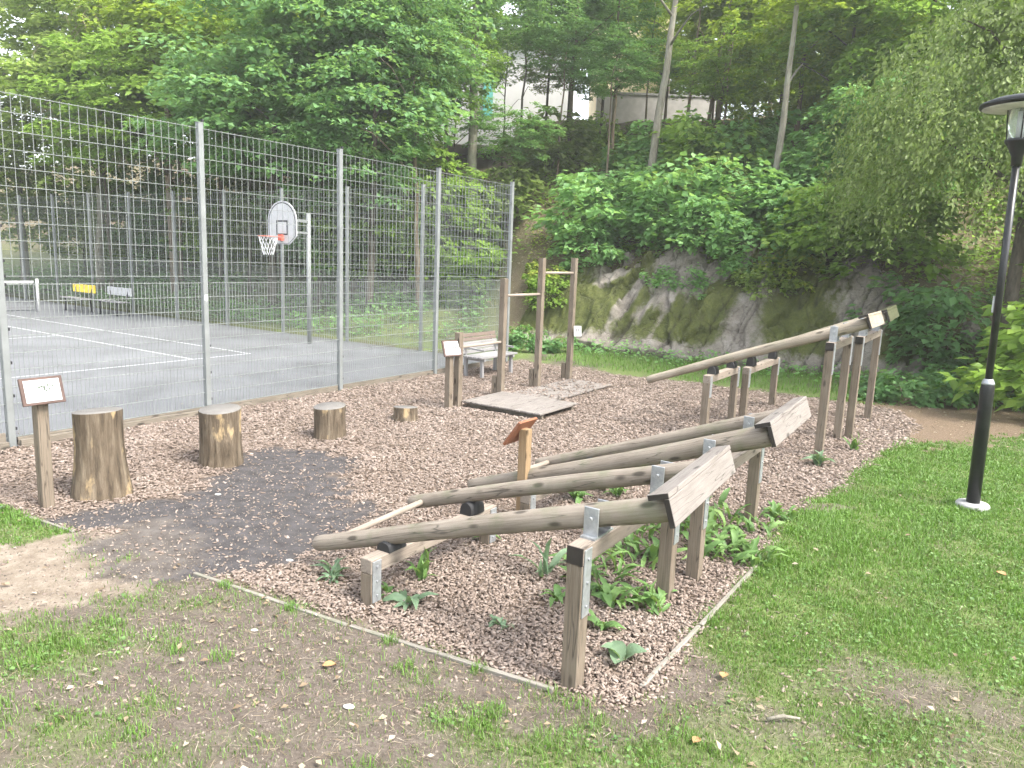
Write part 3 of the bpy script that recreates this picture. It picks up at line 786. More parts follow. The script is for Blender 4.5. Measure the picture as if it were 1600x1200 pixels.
def station(label, u0, u1, vr, hp_, hr, logs, lmat, cover_mats, seed, vl=-1.5, handle=True, cover_u=None):
    """u0,u1: front and back posts; vr: pivot side, vl: rest side offset; hp_, hr: top heights of pivot / rest frame.
    logs: list of (u, v_left, z_left, v_right, z_right, r_left, r_right)"""
    t = thing("log_lift", label, "exercise log", W(u0, vr))
    PW = 0.098; BH = 0.10
    for v0, h, nm in ((vr, hp_, "pivot"), (vr + vl, hr, "rest")):
        for uu in (u0, u1):
            p = bar("post", W(uu, v0, -0.25), W(uu, v0, h - BH - 0.002), PW, PW, MAT['post'], t, dv)
            pl0, pl1 = h - (0.40 if nm == "pivot" else min(0.30, h - 0.03)), h - 0.012
            b = MB(); b.box(W(uu, v0 + PW / 2 + 0.005, (pl0 + pl1) / 2), du * 0.040, dv * 0.004, (0, 0, (pl1 - pl0) / 2))
            pp_ = b.put("steel_plate", MAT['steel'], p, None, 0.002)
            for zz in (0.15, 0.5, 0.85):
                c = W(uu, v0 + PW / 2 + 0.009, pl0 + (pl1 - pl0) * zz)
                b = MB(); b.tube([c, c + dv * 0.007], 0.010, 6); b.put("bolt", MAT['steel'], p)
        cb = bar("crossbeam", W(u0 - PW / 2, v0, h - BH / 2), W(u1 + PW / 2, v0, h - BH / 2), PW + 0.002, BH, MAT['beam'], t)
        if nm == "pivot":
            b = MB(); b.box(W(u0 - PW / 2 - 0.002, v0, h - BH / 2), du * 0.003, dv * (PW / 2), (0, 0, BH / 2 - 0.001)); b.put("end_paint", MAT['endblack'], cb)
    for i, (lu, v0, z0, v1, z1, r0, r1) in enumerate(logs):
        p0, p1 = W(lu, v0, z0), W(lu, v1, z1)
        lg = put("log", log_mesh((p1 - p0).length, r0, r1, lmat, seed + i), None, t, frame(p0, p1))
        zz = lambda v: z0 + (z1 - z0) * (v - v0) / (v1 - v0)
        # pivot tabs, pin
        for s in (-1, 1):
            rl = r0 + (r1 - r0) * 0.85
            c = W(lu + s * (rl + 0.012), vr, (hp_ + zz(vr) + 0.03) / 2)
            b = MB(); b.box(c, dv * 0.046, du * 0.004, (0, 0, (zz(vr) + 0.03 - hp_) / 2 + 0.035)); b.put("pivot_tab", MAT['steel'], t, None, 0.006)
            b = MB(); b.tube([W(lu + s * (rl + 0.016), vr, zz(vr)), W(lu + s * (rl + 0.032), vr, zz(vr))], 0.012, 8); b.put("pivot_pin", MAT['steel'], t)
        b = MB(); b.box(W(lu, vr, hp_ + 0.006), dv * 0.045, du * 0.115, (0, 0, 0.006)); b.put("pivot_base", MAT['steel'], t)
        # rubber rest: a short half tube across the beam
        vb = vr + vl; gap = max(zz(vb) - (r0 + (r1 - r0) * 0.3) - hr, 0.05)
        b = MB(); n = 9; cen = W(lu, vb, hr)
        for s in (-1, 1):
            for k in range(n):
                a = math.pi * k / (n - 1)
                b.v.append(cen + du * (0.085 * s) + dv * (0.058 * math.cos(a)) + Vector((0, 0, (gap + 0.012) * math.sin(a) ** 0.7)))
        for k in range(n - 1):
            b.f.append((k, k + 1, n + k + 1, n + k)); b.sm.append(True)
        b.f.append(tuple(range(n))[::-1]); b.f.append(tuple(n + k for k in range(n))); b.sm += [False, False]
        b.put("rubber_rest", MAT['rubber'], t)
    a, c = logs[0], logs[-1]
    if handle:
        h0 = W(a[0], a[1] + 0.16, a[2] + 0.16 * (a[4] - a[2]) / (a[3] - a[1])); h1 = W(c[0] + 0.02, c[1] + 0.16, c[2] + 0.16 * (c[4] - c[2]) / (c[3] - c[1]))
        b = MB(); L = (h1 - h0).length; b.tube([(-L / 2, 0, 0), (0, 0, 0.001), (L / 2, 0, 0)], 0.024, 12); b.put("handle_bar", MAT['handle'], t, frame(h0, h1))
    # angle cover of two planks over the raised ends
    dl = (W(a[0], a[3], a[4]) - W(a[0], a[1], a[2])).normalized()
    nl = (du.cross(dl)); nl = -nl if nl.z < 0 else nl
    ua, ub = cover_u or (a[0] - 0.17, c[0] + 0.20)
    e0 = W(ua, a[3], a[4]); e1 = W(ub, c[3], c[4])
    R1 = a[6]
    tp = bar("cover_top_plank", e0 - dl * 0.008 + nl * (R1 + 0.018), e1 - dl * 0.008 + nl * (R1 + 0.018), 0.115, 0.030, cover_mats, t, nl)
    sp_ = bar("cover_end_plank", e0 + dl * 0.034 + nl * (R1 - 0.074), e1 + dl * 0.034 + nl * (R1 - 0.074), 0.030, 0.15, cover_mats, t, nl)
    b = MB(); b.box(e0 - dl * 0.008 + nl * (R1 + 0.018) - du * 0.002, du * 0.002, dl * 0.0570, nl * 0.0145); b.put("end_paint", MAT['endblack'], tp)
    b = MB(); b.box(e0 + dl * 0.034 + nl * (R1 - 0.074) - du * 0.002, du * 0.002, dl * 0.0145, nl * 0.074); b.put("end_paint", MAT['endblack'], sp_)
    return t

station("nearest low log lift whose front post stands at the corner of the lawn", 0.0, 1.34, 0.0, 0.82, 0.34,
        [(0.20, -2.28, 0.19, 0.43, 1.07, 0.058, 0.070), (1.12, -2.17, 0.29, 0.36, 1.075, 0.056, 0.064)], MAT['log'], MAT['plank'], 1, vl=-1.54, cover_u=(0.07, 1.30))
station("second log lift, just behind the nearest one, rising over the dense weeds", 1.82, 3.30, 0.04, 0.80, 0.36,
        [(2.02, -2.22, 0.20, 0.46, 1.13, 0.058, 0.082), (3.02, -2.10, 0.22, 0.42, 1.135, 0.056, 0.066)], MAT['log'], MAT['plank'], 11, cover_u=(1.90, 3.22))
station("tall pale log lift, nearer of the two in front of the mossy rock", 6.36, 7.60, 0.02, 1.45, 0.86,
        [(6.56, -2.43, 0.66, 0.38, 1.71, 0.055, 0.070), (7.40, -2.38, 0.66, 0.38, 1.71, 0.055, 0.066)], MAT['log_light'], MAT['log_light'], 21, cover_u=(6.42, 7.52))
station("tall log lift with mossy dark end cover, hard by the mossy rock", 7.76, 9.46, 0.14, 1.44, 0.84,
        [(7.98, -2.35, 0.66, 0.40, 1.72, 0.055, 0.066), (9.22, -2.3, 0.66, 0.34, 1.73, 0.055, 0.066)], MAT['log_light'], MAT['mossy'], 31, cover_u=(7.9, 9.44))

# ------------------------------------------------------------------ stepping stumps
def stump(x, y, h, rt_, rb, label, seed, knot=False):
    t = thing("tree_stump", label, "stump", (x, y, 0), "row of stepping stumps")
    rr = np.random.default_rng(seed)
    seg, rings = 56, 22
    ph = rr.random(8) * 6.28; am = rr.random(8) * 0.5 + 0.5
    vs_, fs = [], []
    for i in range(rings + 1):
        s = i / rings; z = -0.08 + (h + 0.08) * s
        r = rt_ + (rb - rt_) * (1 - s) ** 2.2 - 0.035 * rt_ * math.sin(math.pi * s)
        for k in range(seg):
            a = 2 * math.pi * k / seg
            lobe = sum(am[j] * math.sin((j + 2) * a + ph[j]) / (j + 2) for j in range(5))
            fl = 0.035 + 0.10 * (1 - s) ** 3
            q = r * (1 + fl * lobe + 0.012 * math.sin(19 * a + ph[6] + 2 * s) + 0.01 * math.sin(31 * a + ph[7]) + rr.normal() * 0.006)
            if knot: q += 0.05 * math.exp(-((a - 5.35) / 0.16) ** 2 - ((s - 0.45) / 0.14) ** 2)
            tilt = 0.015 * math.cos(a + ph[0]) * s
            vs_.append((q * math.cos(a), q * math.sin(a), z + tilt))
    for i in range(rings):
        for k in range(seg):
            k2 = (k + 1) % seg
            fs.append((i * seg + k, i * seg + k2, (i + 1) * seg + k2, (i + 1) * seg + k))
    put("trunk", mesh_np("trunk", vs_, fs, smooth=True), MAT['stump'], t, Matrix.Translation((x, y, 0)))
    top = vs_[-seg:]
    b = MB()
    b.v = [Vector(p) for p in top] + [Vector((p[0] * 0.97, p[1] * 0.97, p[2] + 0.006)) for p in top] + [Vector((0, 0, top[0][2]))]
    for k in range(seg):
        k2 = (k + 1) % seg
        b.f.append((k, k2, seg + k2, seg + k)); b.sm.append(False)
        b.f.append((seg + k, seg + k2, 2 * seg)); b.sm.append(True)
    b.v[-1].z = sum(p[2] for p in top) / seg + 0.006
    b.put("sawn_top", MAT['stump_top'], t, Matrix.Translation((x, y, 0)))
stump(-3.78, 6.62, 0.80, 0.20, 0.265, "tallest tree stump, standing beside the framed sign", 3)
stump(-3.13, 7.80, 0.60, 0.215, 0.245, "second tallest tree stump with a side knot, in the dark trodden soil", 5, True)
stump(-2.28, 9.13, 0.40, 0.20, 0.215, "knee high tree stump, third in the row of stumps", 9)
stump(-1.49, 10.25, 0.19, 0.165, 0.215, "lowest tree stump, shortest of the row, near the wooden platform", 12)

# ------------------------------------------------------------------ signs
def text_print(b, c, x, y, nrm, rects):
    for (px, py, w, h) in rects:
        b.box(c + x * px + y * py + nrm * 0.0015, x * (w / 2), y * (h / 2), nrm * 0.0005)
def sign(label, base, h, ffac, tilt, bw, bh, post_mat, board_face=True, side=None, postw=0.095, frame_mat=None, prints=(), boff=None, face_mat=None):
    """ffac: horizontal direction the face looks to"""
    base = Vector(base); f = Vector((ffac[0], ffac[1], 0)).normalized()
    t = thing("sign_board", label, "sign", base)
    bar("post", base + Vector((0, 0, -0.25)), base + Vector((0, 0, h)), postw, postw, post_mat, t, du)
    nrm = (f * math.cos(tilt) + Vector((0, 0, math.sin(tilt)))).normalized()
    x = Vector((0, 0, 1)).cross(f).normalized(); y = nrm.cross(x)
    c = base + Vector((0, 0, h)) + (boff or Vector((0, 0, 0)))
    b = MB(); b.box(c, x * (bw / 2), y * (bh / 2), nrm * 0.012); bd = b.put("board", frame_mat or MAT['brown_frame'], t, None, 0.003)
    b = MB(); b.box(c + nrm * 0.0135, x * (bw / 2 - 0.028), y * (bh / 2 - 0.022), nrm * 0.0015); fc = b.put("panel", face_mat or MAT['white'], bd)
    for mat, rects in prints:
        b = MB(); text_print(b, c + nrm * 0.0150, x, y, nrm, rects); b.put("print", mat, bd)
    return t
rr = random.Random(4)
spr = [( -0.02 + 0.02 * i, 0.045 + rr.uniform(-.012, .012), 0.017, rr.uniform(0.02, 0.035)) for i in range(3)] + [(0.05 + 0.018 * i, 0.045 + rr.uniform(-.01, .01), 0.014, rr.uniform(0.015, 0.03)) for i in range(3)] + [(0.02, 0.012, 0.014, 0.03), (0.033, -0.005, 0.012, 0.02), (0.06, 0.01, 0.012, 0.028)]
spp = [(-0.13 + 0.022 * i, rr.uniform(-.015, .02), 0.014, rr.uniform(0.02, 0.05)) for i in range(5)]
sign("white picture panel in brown frame on a wooden post beside the tallest stump", (-4.055, 6.235, 0), 0.99, (0.82, -0.572), 0.30, 0.335, 0.235, MAT['post'],
     prints=[(MAT['print_green'], [(p[0] * 1.0 - 0.005, p[1] * 0.8, p[2], p[3] * 0.8) for p in spr]), (MAT['print_pale'], [(p[0] * 0.9, p[1], p[2], p[3] * .8) for p in spp])], boff=Vector((0.055, -0.04, 0.065)))
sign("rust brown board seen from behind on an orange wooden post by the log lifts", (0.135, 6.32, 0), 0.86, (-V[0], -V[1]), 0.62, 0.29, 0.27, MAT['orange_wood'], frame_mat=MAT['rust_board'], postw=0.085, boff=Vector((-V[0] * 0.055, -V[1] * 0.055, -0.03)))
dgrid = [(0.02 + 0.035 * i, 0.035 - 0.03 * j, 0.026, 0.018) for i in range(3) for j in range(2)]
sign("white instruction panel on a short brown post in front of the pull-up bars", (-0.97, 11.25, 0), 0.87, (0.66, -0.75), 0.33, 0.34, 0.25, MAT['post'],
     prints=[(MAT['print_dark'], dgrid)], boff=Vector((0.035, -0.03, 0.06)))

# ------------------------------------------------------------------ pull-up bars
pb0 = np.array([-0.84, 11.36])
def PB(k, off=0.0, z=0.0):
    p = pb0 + U * 1.18 * k + V * off
    return Vector((p[0], p[1], z))
t = thing("pull_up_bars", "row of four wooden posts with three stepped horizontal bars", "pull-up bars", PB(0))
hts = [1.16, 1.98, 2.34, 2.36]
for k in range(4):
    bar("post", PB(k, 0, -0.3), PB(k, 0, hts[k]), 0.10, 0.10, MAT['post'], t, dv)
    if k: bar("brace_post", PB(k, -0.11, -0.2) if k > 1 else PB(k, -0.11, -0.2), PB(k, -0.11, 0.34), 0.09, 0.09, MAT['post'], t, dv)
for k, z in enumerate((0.93, 1.70, 2.08)):
    b = MB(); p0, p1 = PB(k, 0, z), PB(k + 1, 0, z); L = (p1 - p0).length
    b.tube([(-L / 2, 0, 0), (0, 0, 0), (L / 2, 0, 0)], 0.024, 10); b.put("bar", MAT['handle'], t, frame(p0, p1))
# little panel hung on the last post
s0 = PB(3, 0.06, 0.98) + Vector((0.07, -0.06, 0)); ff = Vector((0.25, -0.97, 0.2)).normalized(); xx = Vector((0, 0, 1)).cross(ff).normalized(); yy = ff.cross(xx)
t2 = thing("sign_board", "small white notice fixed to the tallest pull-up post", "sign", s0)
b = MB(); b.box(s0, xx * 0.075, yy * 0.10, ff * 0.008); bd = b.put("panel", MAT['white'], t2, None, 0.002)
b = MB(); text_print(b, s0 + ff * 0.0085, xx, yy, ff, [(-0.02, 0.02, 0.022, 0.07), (0.02, 0.02, 0.022, 0.07)]); b.put("print", MAT['print_dark'], bd)

# ------------------------------------------------------------------ platforms
def platform(label, k0, v0, v1, u0, u1, z, mat, n, group="plank platforms under the bars"):
    t = thing("plank_platform", label, "platform", PB(k0, (v0 + v1) / 2, 0), group)
    w = (v1 - v0) / n
    for i in range(n):
        c = v0 + (i + .5) * w
        a = PB(k0, c, z + random.uniform(-.0015, .0015)) + du * (u0 + random.uniform(-.006, .006)); e = PB(k0, c, z + random.uniform(-.0015, .0015)) + du * (u1 + random.uniform(-.006, .006))
        bar("plank", a, e, w - 0.008, 0.028, mat, t)
    for s in (u0 + 0.12, u1 - 0.12):
        bar("joist", PB(k0, v0 + 0.03, z - 0.05) + du * s, PB(k0, v1 - 0.03, z - 0.05) + du * s, 0.05, 0.07, MAT['sleeper'], t)
    return t
platform("raised wooden plank platform below the lowest bar", 0, 0.05, 1.50, 0.03, 1.17, 0.085, MAT['plank'], 12)
platform("sunken plank platform below the middle bar, strewn with wood chips", 1, 0.06, 0.95, 0.03, 1.17, 0.030, MAT['plank'], 8)
platform("sunken plank platform below the highest bar", 2, 0.06, 0.95, 0.03, 1.15, 0.032, MAT['plank'], 8)

# ------------------------------------------------------------------ kerb strips
kb = thing("wooden_kerb", "thin grey wooden kerb between the wood chips and the grass", "kerb", W(-0.1, -1.4))
def kerbline(pts):
    for (a, c) in zip(pts[:-1], pts[1:]):
        bar("kerb_board", W(a[0], a[1], -0.022), W(c[0], c[1], -0.024), 0.030, 0.075, MAT['edging'], kb)
kerbline([(-0.43, -2.86), (-0.30, -1.45)]); kerbline([(-0.295, -1.43), (-0.12, -0.05)])
kerbline([(-0.62, -4.95), (-0.55, -4.30)])
kerbline([(1.10, 0.35), (2.34, 0.37)]); kerbline([(0.2, 0.33), (1.08, 0.345)])

# ------------------------------------------------------------------ street lamp
lb = Vector((4.73, 7.26, 0.0)); lean = Vector((-0.020, 0.0, 1.0)).normalized()
t = thing("park_lamp", "black park lamp post with disc hood on the lawn", "lamp", lb)
lm = Matrix.Translation(lb) @ lean.to_track_quat('Z', 'Y').to_matrix().to_4x4()
b = MB(); b.lathe([(0.155, -0.1), (0.155, 0.035), (0.14, 0.055), (0.07, 0.06)], 28); b.put("footing", MAT['concrete'], t, Matrix.Translation(lb))
b = MB(); b.lathe([(0.062, 0.0), (0.062, 1.24), (0.056, 1.285), (0.045, 1.31), (0.036, 1.33)], 24); b.put("lower_pole", MAT['lampblack'], t, lm)
b = MB(); b.lathe([(0.033, 1.25), (0.033, 3.44)], 20); b.put("upper_pole", MAT['lampblack'], t, lm)
b = MB(); b.lathe([(0.06, 1.27), (0.056, 1.285), (0.047, 1.312), (0.04, 1.325)], 20); b.put("collar", MAT['steel'], t, lm @ Matrix.Translation((0, 0, 0.004)))
b = MB(); b.lathe([(0.045, 3.36), (0.05, 3.45), (0.09, 3.54), (0.118, 3.575), (0.122, 3.60), (0.10, 3.605)], 28); hd = b.put("head_base", MAT['lampblack'], t, lm)
b = MB(); b.lathe([(0.096, 3.60), (0.112, 3.88)], 28); gls = b.put("glass_cylinder", MAT['glass'], t, lm)
for k in range(4):
    a = math.pi / 4 + k * math.pi / 2 + 0.3
    b = MB(); b.tube([(0.104 * math.cos(a), 0.104 * math.sin(a), 3.6), (0.120 * math.cos(a), 0.120 * math.sin(a), 3.9)], 0.006, 6); b.put("stay", MAT['lampblack'], t, lm)
b = MB(); b.lathe([(0.03, 3.6), (0.03, 3.84)], 14); b.put("bulb", MAT['white'], t, lm)
b = MB(); b.lathe([(0.335, 3.885), (0.36, 3.90), (0.355, 3.93), (0.25, 3.97), (0.10, 3.995), (0.02, 4.005)], 48); hood = b.put("hood", MAT['lampblack'], t, lm)
b = MB(); b.lathe([(0.10, 3.868), (0.333, 3.882), (0.333, 3.884), (0.1, 3.884)], 40); b.put("hood_underside", MAT['lampunder'], hood, lm)
b = MB(); b.abox(-0.045, -0.034, -0.03, 0.02, 1.98, 2.14); b.put("sticker", MAT['sticker'], t, lm)

# ------------------------------------------------------------------ mossy rock
def foot_point(s):
    """s in x of the foot polyline"""
    i = np.clip(np.searchsorted(FOOT[:, 0], s) - 1, 0, len(FOOT) - 2)
    a, b2 = FOOT[i], FOOT[i + 1]
    t = (s - a[:, 0]) / (b2[:, 0] - a[:, 0])
    return a + (b2 - a) * t[:, None]
ns, ntt = 340, 140
S = np.linspace(-0.6, 10.4, ns); D = np.linspace(-0.5, 4.2, ntt)
SS, DD = np.meshgrid(S, D)
fp = foot_point(SS.ravel()); NRM = np.array([0.55, 0.835])
rx = fp[:, 0] + NRM[0] * DD.ravel(); ry = fp[:, 1] + NRM[1] * DD.ravel()
s_, d_ = SS.ravel(), DD.ravel()
hb = height(rx, ry)
top = np.interp(s_, [0, 1.0, 2.2, 3.5, 4.5, 5.6, 6.6, 7.6, 8.8, 10], [1.6, 2.0, 2.4, 2.7, 2.7, 2.6, 2.6, 2.3, 1.8, 1.0]) + (fbm(s_ * 2.2, d_ * 0 + 3) - 0.5) * 1.1
dd = d_ + (fbm(s_ * 1.7 + 4, d_ * 1.7) - 0.5) * 0.9
mask = sstep(-0.22, 0.12, dd + 0.15) * (1 - sstep(-0.3, 0.3, dd - top * 0.9)) * sstep(-0.2, 0.5, s_ + 0.3) * (1 - sstep(9.0, 9.9, s_ + (fbm(s_, d_) - .5)))
n1 = fbm(s_ * 0.9 + 2, d_ * 0.55 + 7, 3); n2 = fbm(s_ * 3.2 - d_ * 0.8, d_ * 1.1 + s_ * 0.3, 4); n3 = fbm(s_ * 9, d_ * 7, 3)
crk = np.abs(fbm(s_ * 1.9 - d_ * 0.45 + 40, d_ * 0.35 + 5, 3) - 0.5)
crack = np.exp(-(crk / 0.014) ** 2)
step = np.floor(n2 * 5) / 5
gR = np.random.default_rng(77); sx_ = gR.uniform(-0.5, 10.3, 70); sd_ = gR.uniform(-0.5, 4.2, 70); ts = gR.normal(0, 0.22, 70); td = gR.normal(0.05, 0.30, 70); to = gR.normal(0, 0.13, 70)
ws, wd = s_ + (fbm(s_ * 2 + 9, d_ * 2) - .5) * 0.5, d_ + (fbm(s_ * 2 + 29, d_ * 2) - .5) * 0.5
q2 = (ws[:, None] - 0.3 * wd[:, None] - sx_ + 0.3 * sd_) ** 2 * 1.6 + ((wd[:, None] - sd_) * 0.8) ** 2
ci = q2.argmin(1); facet = to[ci] + ts[ci] * (s_ - sx_[ci]) + td[ci] * (d_ - sd_[ci])
facet = np.clip(facet, -0.4, 0.4)
off = mask * (0.16 + 0.55 * (n1 - 0.35) + 0.10 * (step - 0.4) + 0.42 * facet + 0.16 * (n2 - 0.5) + 0.13 * (n3 - 0.5) - 0.07 * crack) - (1 - mask) * 0.35
# displace along the slope normal (mostly outwards)
nn = np.array([-NRM[0] * 0.75, -NRM[1] * 0.75, 0.66])
rv = np.stack([rx + nn[0] * off, ry + nn[1] * off, hb + nn[2] * off], 1)
ii = np.arange(ns * ntt).reshape(ntt, ns)
rf_ = np.stack([ii[:-1, :-1].ravel(), ii[:-1, 1:].ravel(), ii[1:, 1:].ravel(), ii[1:, :-1].ravel()], 1)
moss = np.clip(sstep(0.41, 0.55, fbm(s_ * 1.25 - d_ * 0.30 + 11, d_ * 0.42 + 3, 4)) * 1.0 + 0.45 * sstep(0.3, -0.2, s_ - 1.6), 0, 1) * sstep(0.05, 0.5, d_)
moss = np.maximum(moss, np.exp(-(((s_ - 6.15) / 0.75) ** 2) - ((d_ - 1.0) / 0.75) ** 2) * 1.3 * (0.4 + fbm(s_ * 4, d_ * 4)))
moss = moss * (1 - 0.9 * np.exp(-(((s_ - 5.0 - 0.2 * d_) / 0.32) ** 2)))
rock_me = mesh_np("rock_outcrop", rv, rf_, {"a_moss": np.clip(moss, 0, 1), "a_crack": crack * mask}, smooth=True)
def rock_mat():
    m, n, l, b = new_mat("granite_mossy")
    geo = n.new("ShaderNodeNewGeometry"); P = geo.outputs["Position"]
    f = noise_node(n, l, P, 22, 6, 0.7); g = noise_node(n, l, P, 2.2, 5, 0.6); h = noise_node(n, l, P, 75, 3, 0.6)
    r = ramp(n, [(0.3, (0.14, 0.122, 0.098)), (0.5, (0.255, 0.228, 0.195)), (0.72, (0.40, 0.37, 0.335))])
    l.new(math_n(n, l, 'ADD', math_n(n, l, 'MULTIPLY', f.outputs[0], 0.45), math_n(n, l, 'MULTIPLY', g.outputs[0], 0.55)), r.inputs[0])
    ms = ramp(n, [(0.3, (0.035, 0.045, 0.012)), (0.55, (0.085, 0.10, 0.022)), (0.78, (0.17, 0.18, 0.05))])
    l.new(math_n(n, l, 'ADD', math_n(n, l, 'MULTIPLY', f.outputs[0], 0.6), math_n(n, l, 'MULTIPLY', g.outputs[0], 0.4)), ms.inputs[0])
    vfine = noise_node(n, l, P, 7, 6, 0.75)
    mf = ramp(n, [(0.47, (0, 0, 0)), (0.64, (0.95, 0.95, 0.95))])
    l.new(math_n(n, l, 'ADD', math_n(n, l, 'MULTIPLY', attr(n, "a_moss"), 0.42), math_n(n, l, 'ADD', math_n(n, l, 'MULTIPLY', f.outputs[0], 0.22), math_n(n, l, 'MULTIPLY', vfine.outputs[0], 0.50))), mf.inputs[0])
    c = mixc(n, l, mf.outputs[0], r.outputs[0], ms.outputs[0])
    c = mixc(n, l, math_n(n, l, 'MULTIPLY', attr(n, "a_crack"), 0.75), c, (0.03, 0.026, 0.02))
    l.new(c, b.inputs["Base Color"]); b.inputs["Roughness"].default_value = 0.9; b.inputs["Specular IOR Level"].default_value = 0.2
    mpv = n.new("ShaderNodeMapping"); mpv.inputs["Scale"].default_value = (1.5, 1.5, 0.7); mpv.inputs["Rotation"].default_value = (0.3, 0.35, 0.2)
    wob = n.new("ShaderNodeVectorMath"); wob.operation = 'ADD'; wsc = n.new("ShaderNodeVectorMath"); wsc.operation = 'SCALE'; wsc.inputs["Scale"].default_value = 0.5
    l.new(g.outputs["Color"], wsc.inputs[0]); l.new(P, wob.inputs[0]); l.new(wsc.outputs[0], wob.inputs[1]); l.new(wob.outputs[0], mpv.inputs["Vector"])
    vc = n.new("ShaderNodeTexVoronoi"); vc.feature = 'DISTANCE_TO_EDGE'; vc.inputs["Scale"].default_value = 1.0; l.new(mpv.outputs[0], vc.inputs["Vector"])
    vcr = ramp(n, [(0.0, (0, 0, 0)), (0.035, (1, 1, 1))]); l.new(vc.outputs["Distance"], vcr.inputs[0])
    vcell = n.new("ShaderNodeTexVoronoi"); vcell.inputs["Scale"].default_value = 2.6; l.new(mpv.outputs[0], vcell.inputs["Vector"])
    sepc = n.new("ShaderNodeSeparateColor"); l.new(vcell.outputs["Color"], sepc.inputs[0])
    l.new(mixc(n, l, math_n(n, l, 'MULTIPLY', math_n(n, l, 'SUBTRACT', 1.0, vcr.outputs[0]), 0.35), c, (0.04, 0.034, 0.026)), b.inputs["Base Color"])
    hh = math_n(n, l, 'ADD', math_n(n, l, 'ADD', f.outputs[0], math_n(n, l, 'MULTIPLY', h.outputs[0], 0.3)), math_n(n, l, 'ADD', math_n(n, l, 'MULTIPLY', vcr.outputs[0], 0.8), math_n(n, l, 'MULTIPLY', vfine.outputs[0], 1.6)))
    bump(n, l, b, hh, 0.7, 0.05)
    return m
rock_me.materials.append(rock_mat())
tag(put("rock_outcrop", rock_me), "broad grey granite outcrop streaked with moss at the foot of the slope", "rock")

# ------------------------------------------------------------------ foliage tools
def unit(a): return a / np.maximum(np.linalg.norm(a, axis=1, keepdims=True), 1e-9)
def leaf_arrays(p, d, nrm, L, wid=0.36, fold=0.12):
    """p,d,nrm (n,3), L (n,) -> verts (4n,3), tri faces (2n,3)"""
    d = unit(d); s = unit(np.cross(d, nrm)); nn = np.cross(s, d)
    L = L[:, None]
    a = p; c = p + d * L
    m = p + d * L * 0.45
    l = m + s * L * wid + nn * L * fold; r = m - s * L * wid + nn * L * fold
    v = np.stack([a, l, c, r], 1).reshape(-1, 3)
    k = np.arange(len(p)) * 4
    f = np.concatenate([np.stack([k, k + 2, k + 1], 1), np.stack([k, k + 3, k + 2], 1)], 0)
    return v, f
def leaf_mesh(name, p, d, nrm, L, mat, g, wid=0.36, fold=0.12):
    v, f = leaf_arrays(p, d, nrm, L, wid, fold)
    rnd = np.repeat(np.clip(g.random(len(p)) * 0.8 + 0.1 + g.normal(0, 0.05, len(p)), 0, 1), 4)
    me = mesh_np(name, v, f, {"rnd": rnd})
    if mat: me.materials.append(mat)
    return me
def sprays(g, centers, dirs, R, n, droop=0.25, spread=1.0, leaf=0.14, flat=0.07):
    """leafy branch ends: flat drooping fans of leaves. centers (m,3), dirs (m,2)"""
    m = len(centers)
    idx = np.repeat(np.arange(m), n)
    N = m * n
    Rr = np.broadcast_to(R, (m,))[idx]
    r = Rr * np.sqrt(g.random(N)); th = g.normal(0, 0.55 * spread, N)
    base = np.arctan2(dirs[:, 1], dirs[:, 0])[idx] + th
    hx, hy = np.cos(base), np.sin(base)
    tiltr = g.normal(0, 0.22, m)[idx]
    p = centers[idx] + np.stack([hx * r, hy * r, -droop * r ** 2 / Rr + tiltr * r + g.normal(0, flat, N)], 1)
    d = np.stack([hx + g.normal(0, 0.55, N), hy + g.normal(0, 0.55, N), -0.35 + g.normal(0, 0.3, N)], 1)
    nr = np.stack([g.normal(0, 0.38, N), g.normal(0, 0.38, N), np.ones(N)], 1)
    L = leaf * (0.65 + 0.7 * g.random(N))
    return p, d, nr, L
def crown_mesh(name, seed, rad, hz, m, n, leaf, R=(0.6, 1.3), mat=None, core=0.35):
    g = np.random.default_rng(seed)
    q = unit(g.normal(size=(m, 3))); rr_ = (core + (1 - core) * g.random(m)) ** 0.6
    lob = 1 + 0.28 * np.sin(3 * np.arctan2(q[:, 1], q[:, 0]) + seed) + 0.18 * np.sin(5 * q[:, 2] * 2 + seed * 2)
    c = q * (rr_ * lob)[:, None] * np.array([rad, rad, hz])
    dirs = q[:, :2] + g.normal(0, 0.25, (m, 2))
    p, d, nr, L = sprays(g, c, dirs, R[0] + (R[1] - R[0]) * g.random(m), n, leaf=leaf)
    return leaf_mesh(name, p, d, nr, L, mat, g)
_cm = {}
def crown_for(kind, var, matname):
    key = (kind, var, matname)
    if key not in _cm:
        if (kind, var) not in _cm:
            if kind == 'big': _cm[(kind, var)] = crown_mesh("crown", 100 + var, 2.9, 2.5, 230, 52, 0.20)
            elif kind == 'light': _cm[(kind, var)] = crown_mesh("crown", 200 + var, 2.6, 2.7, 130, 60, 0.19)
            elif kind == 'shrub': _cm[(kind, var)] = crown_mesh("crown", 300 + var, 0.85, 0.75, 48, 40, 0.155, (0.3, 0.6), core=0.2)
            elif kind == 'low': _cm[(kind, var)] = crown_mesh("crown", 400 + var, 0.8, 0.35, 40, 38, 0.13, (0.25, 0.5), core=0.2)
        me = _cm[(kind, var)].copy(); me.materials.clear(); me.materials.append(MAT[matname])
        _cm[key] = me
    return _cm[key]

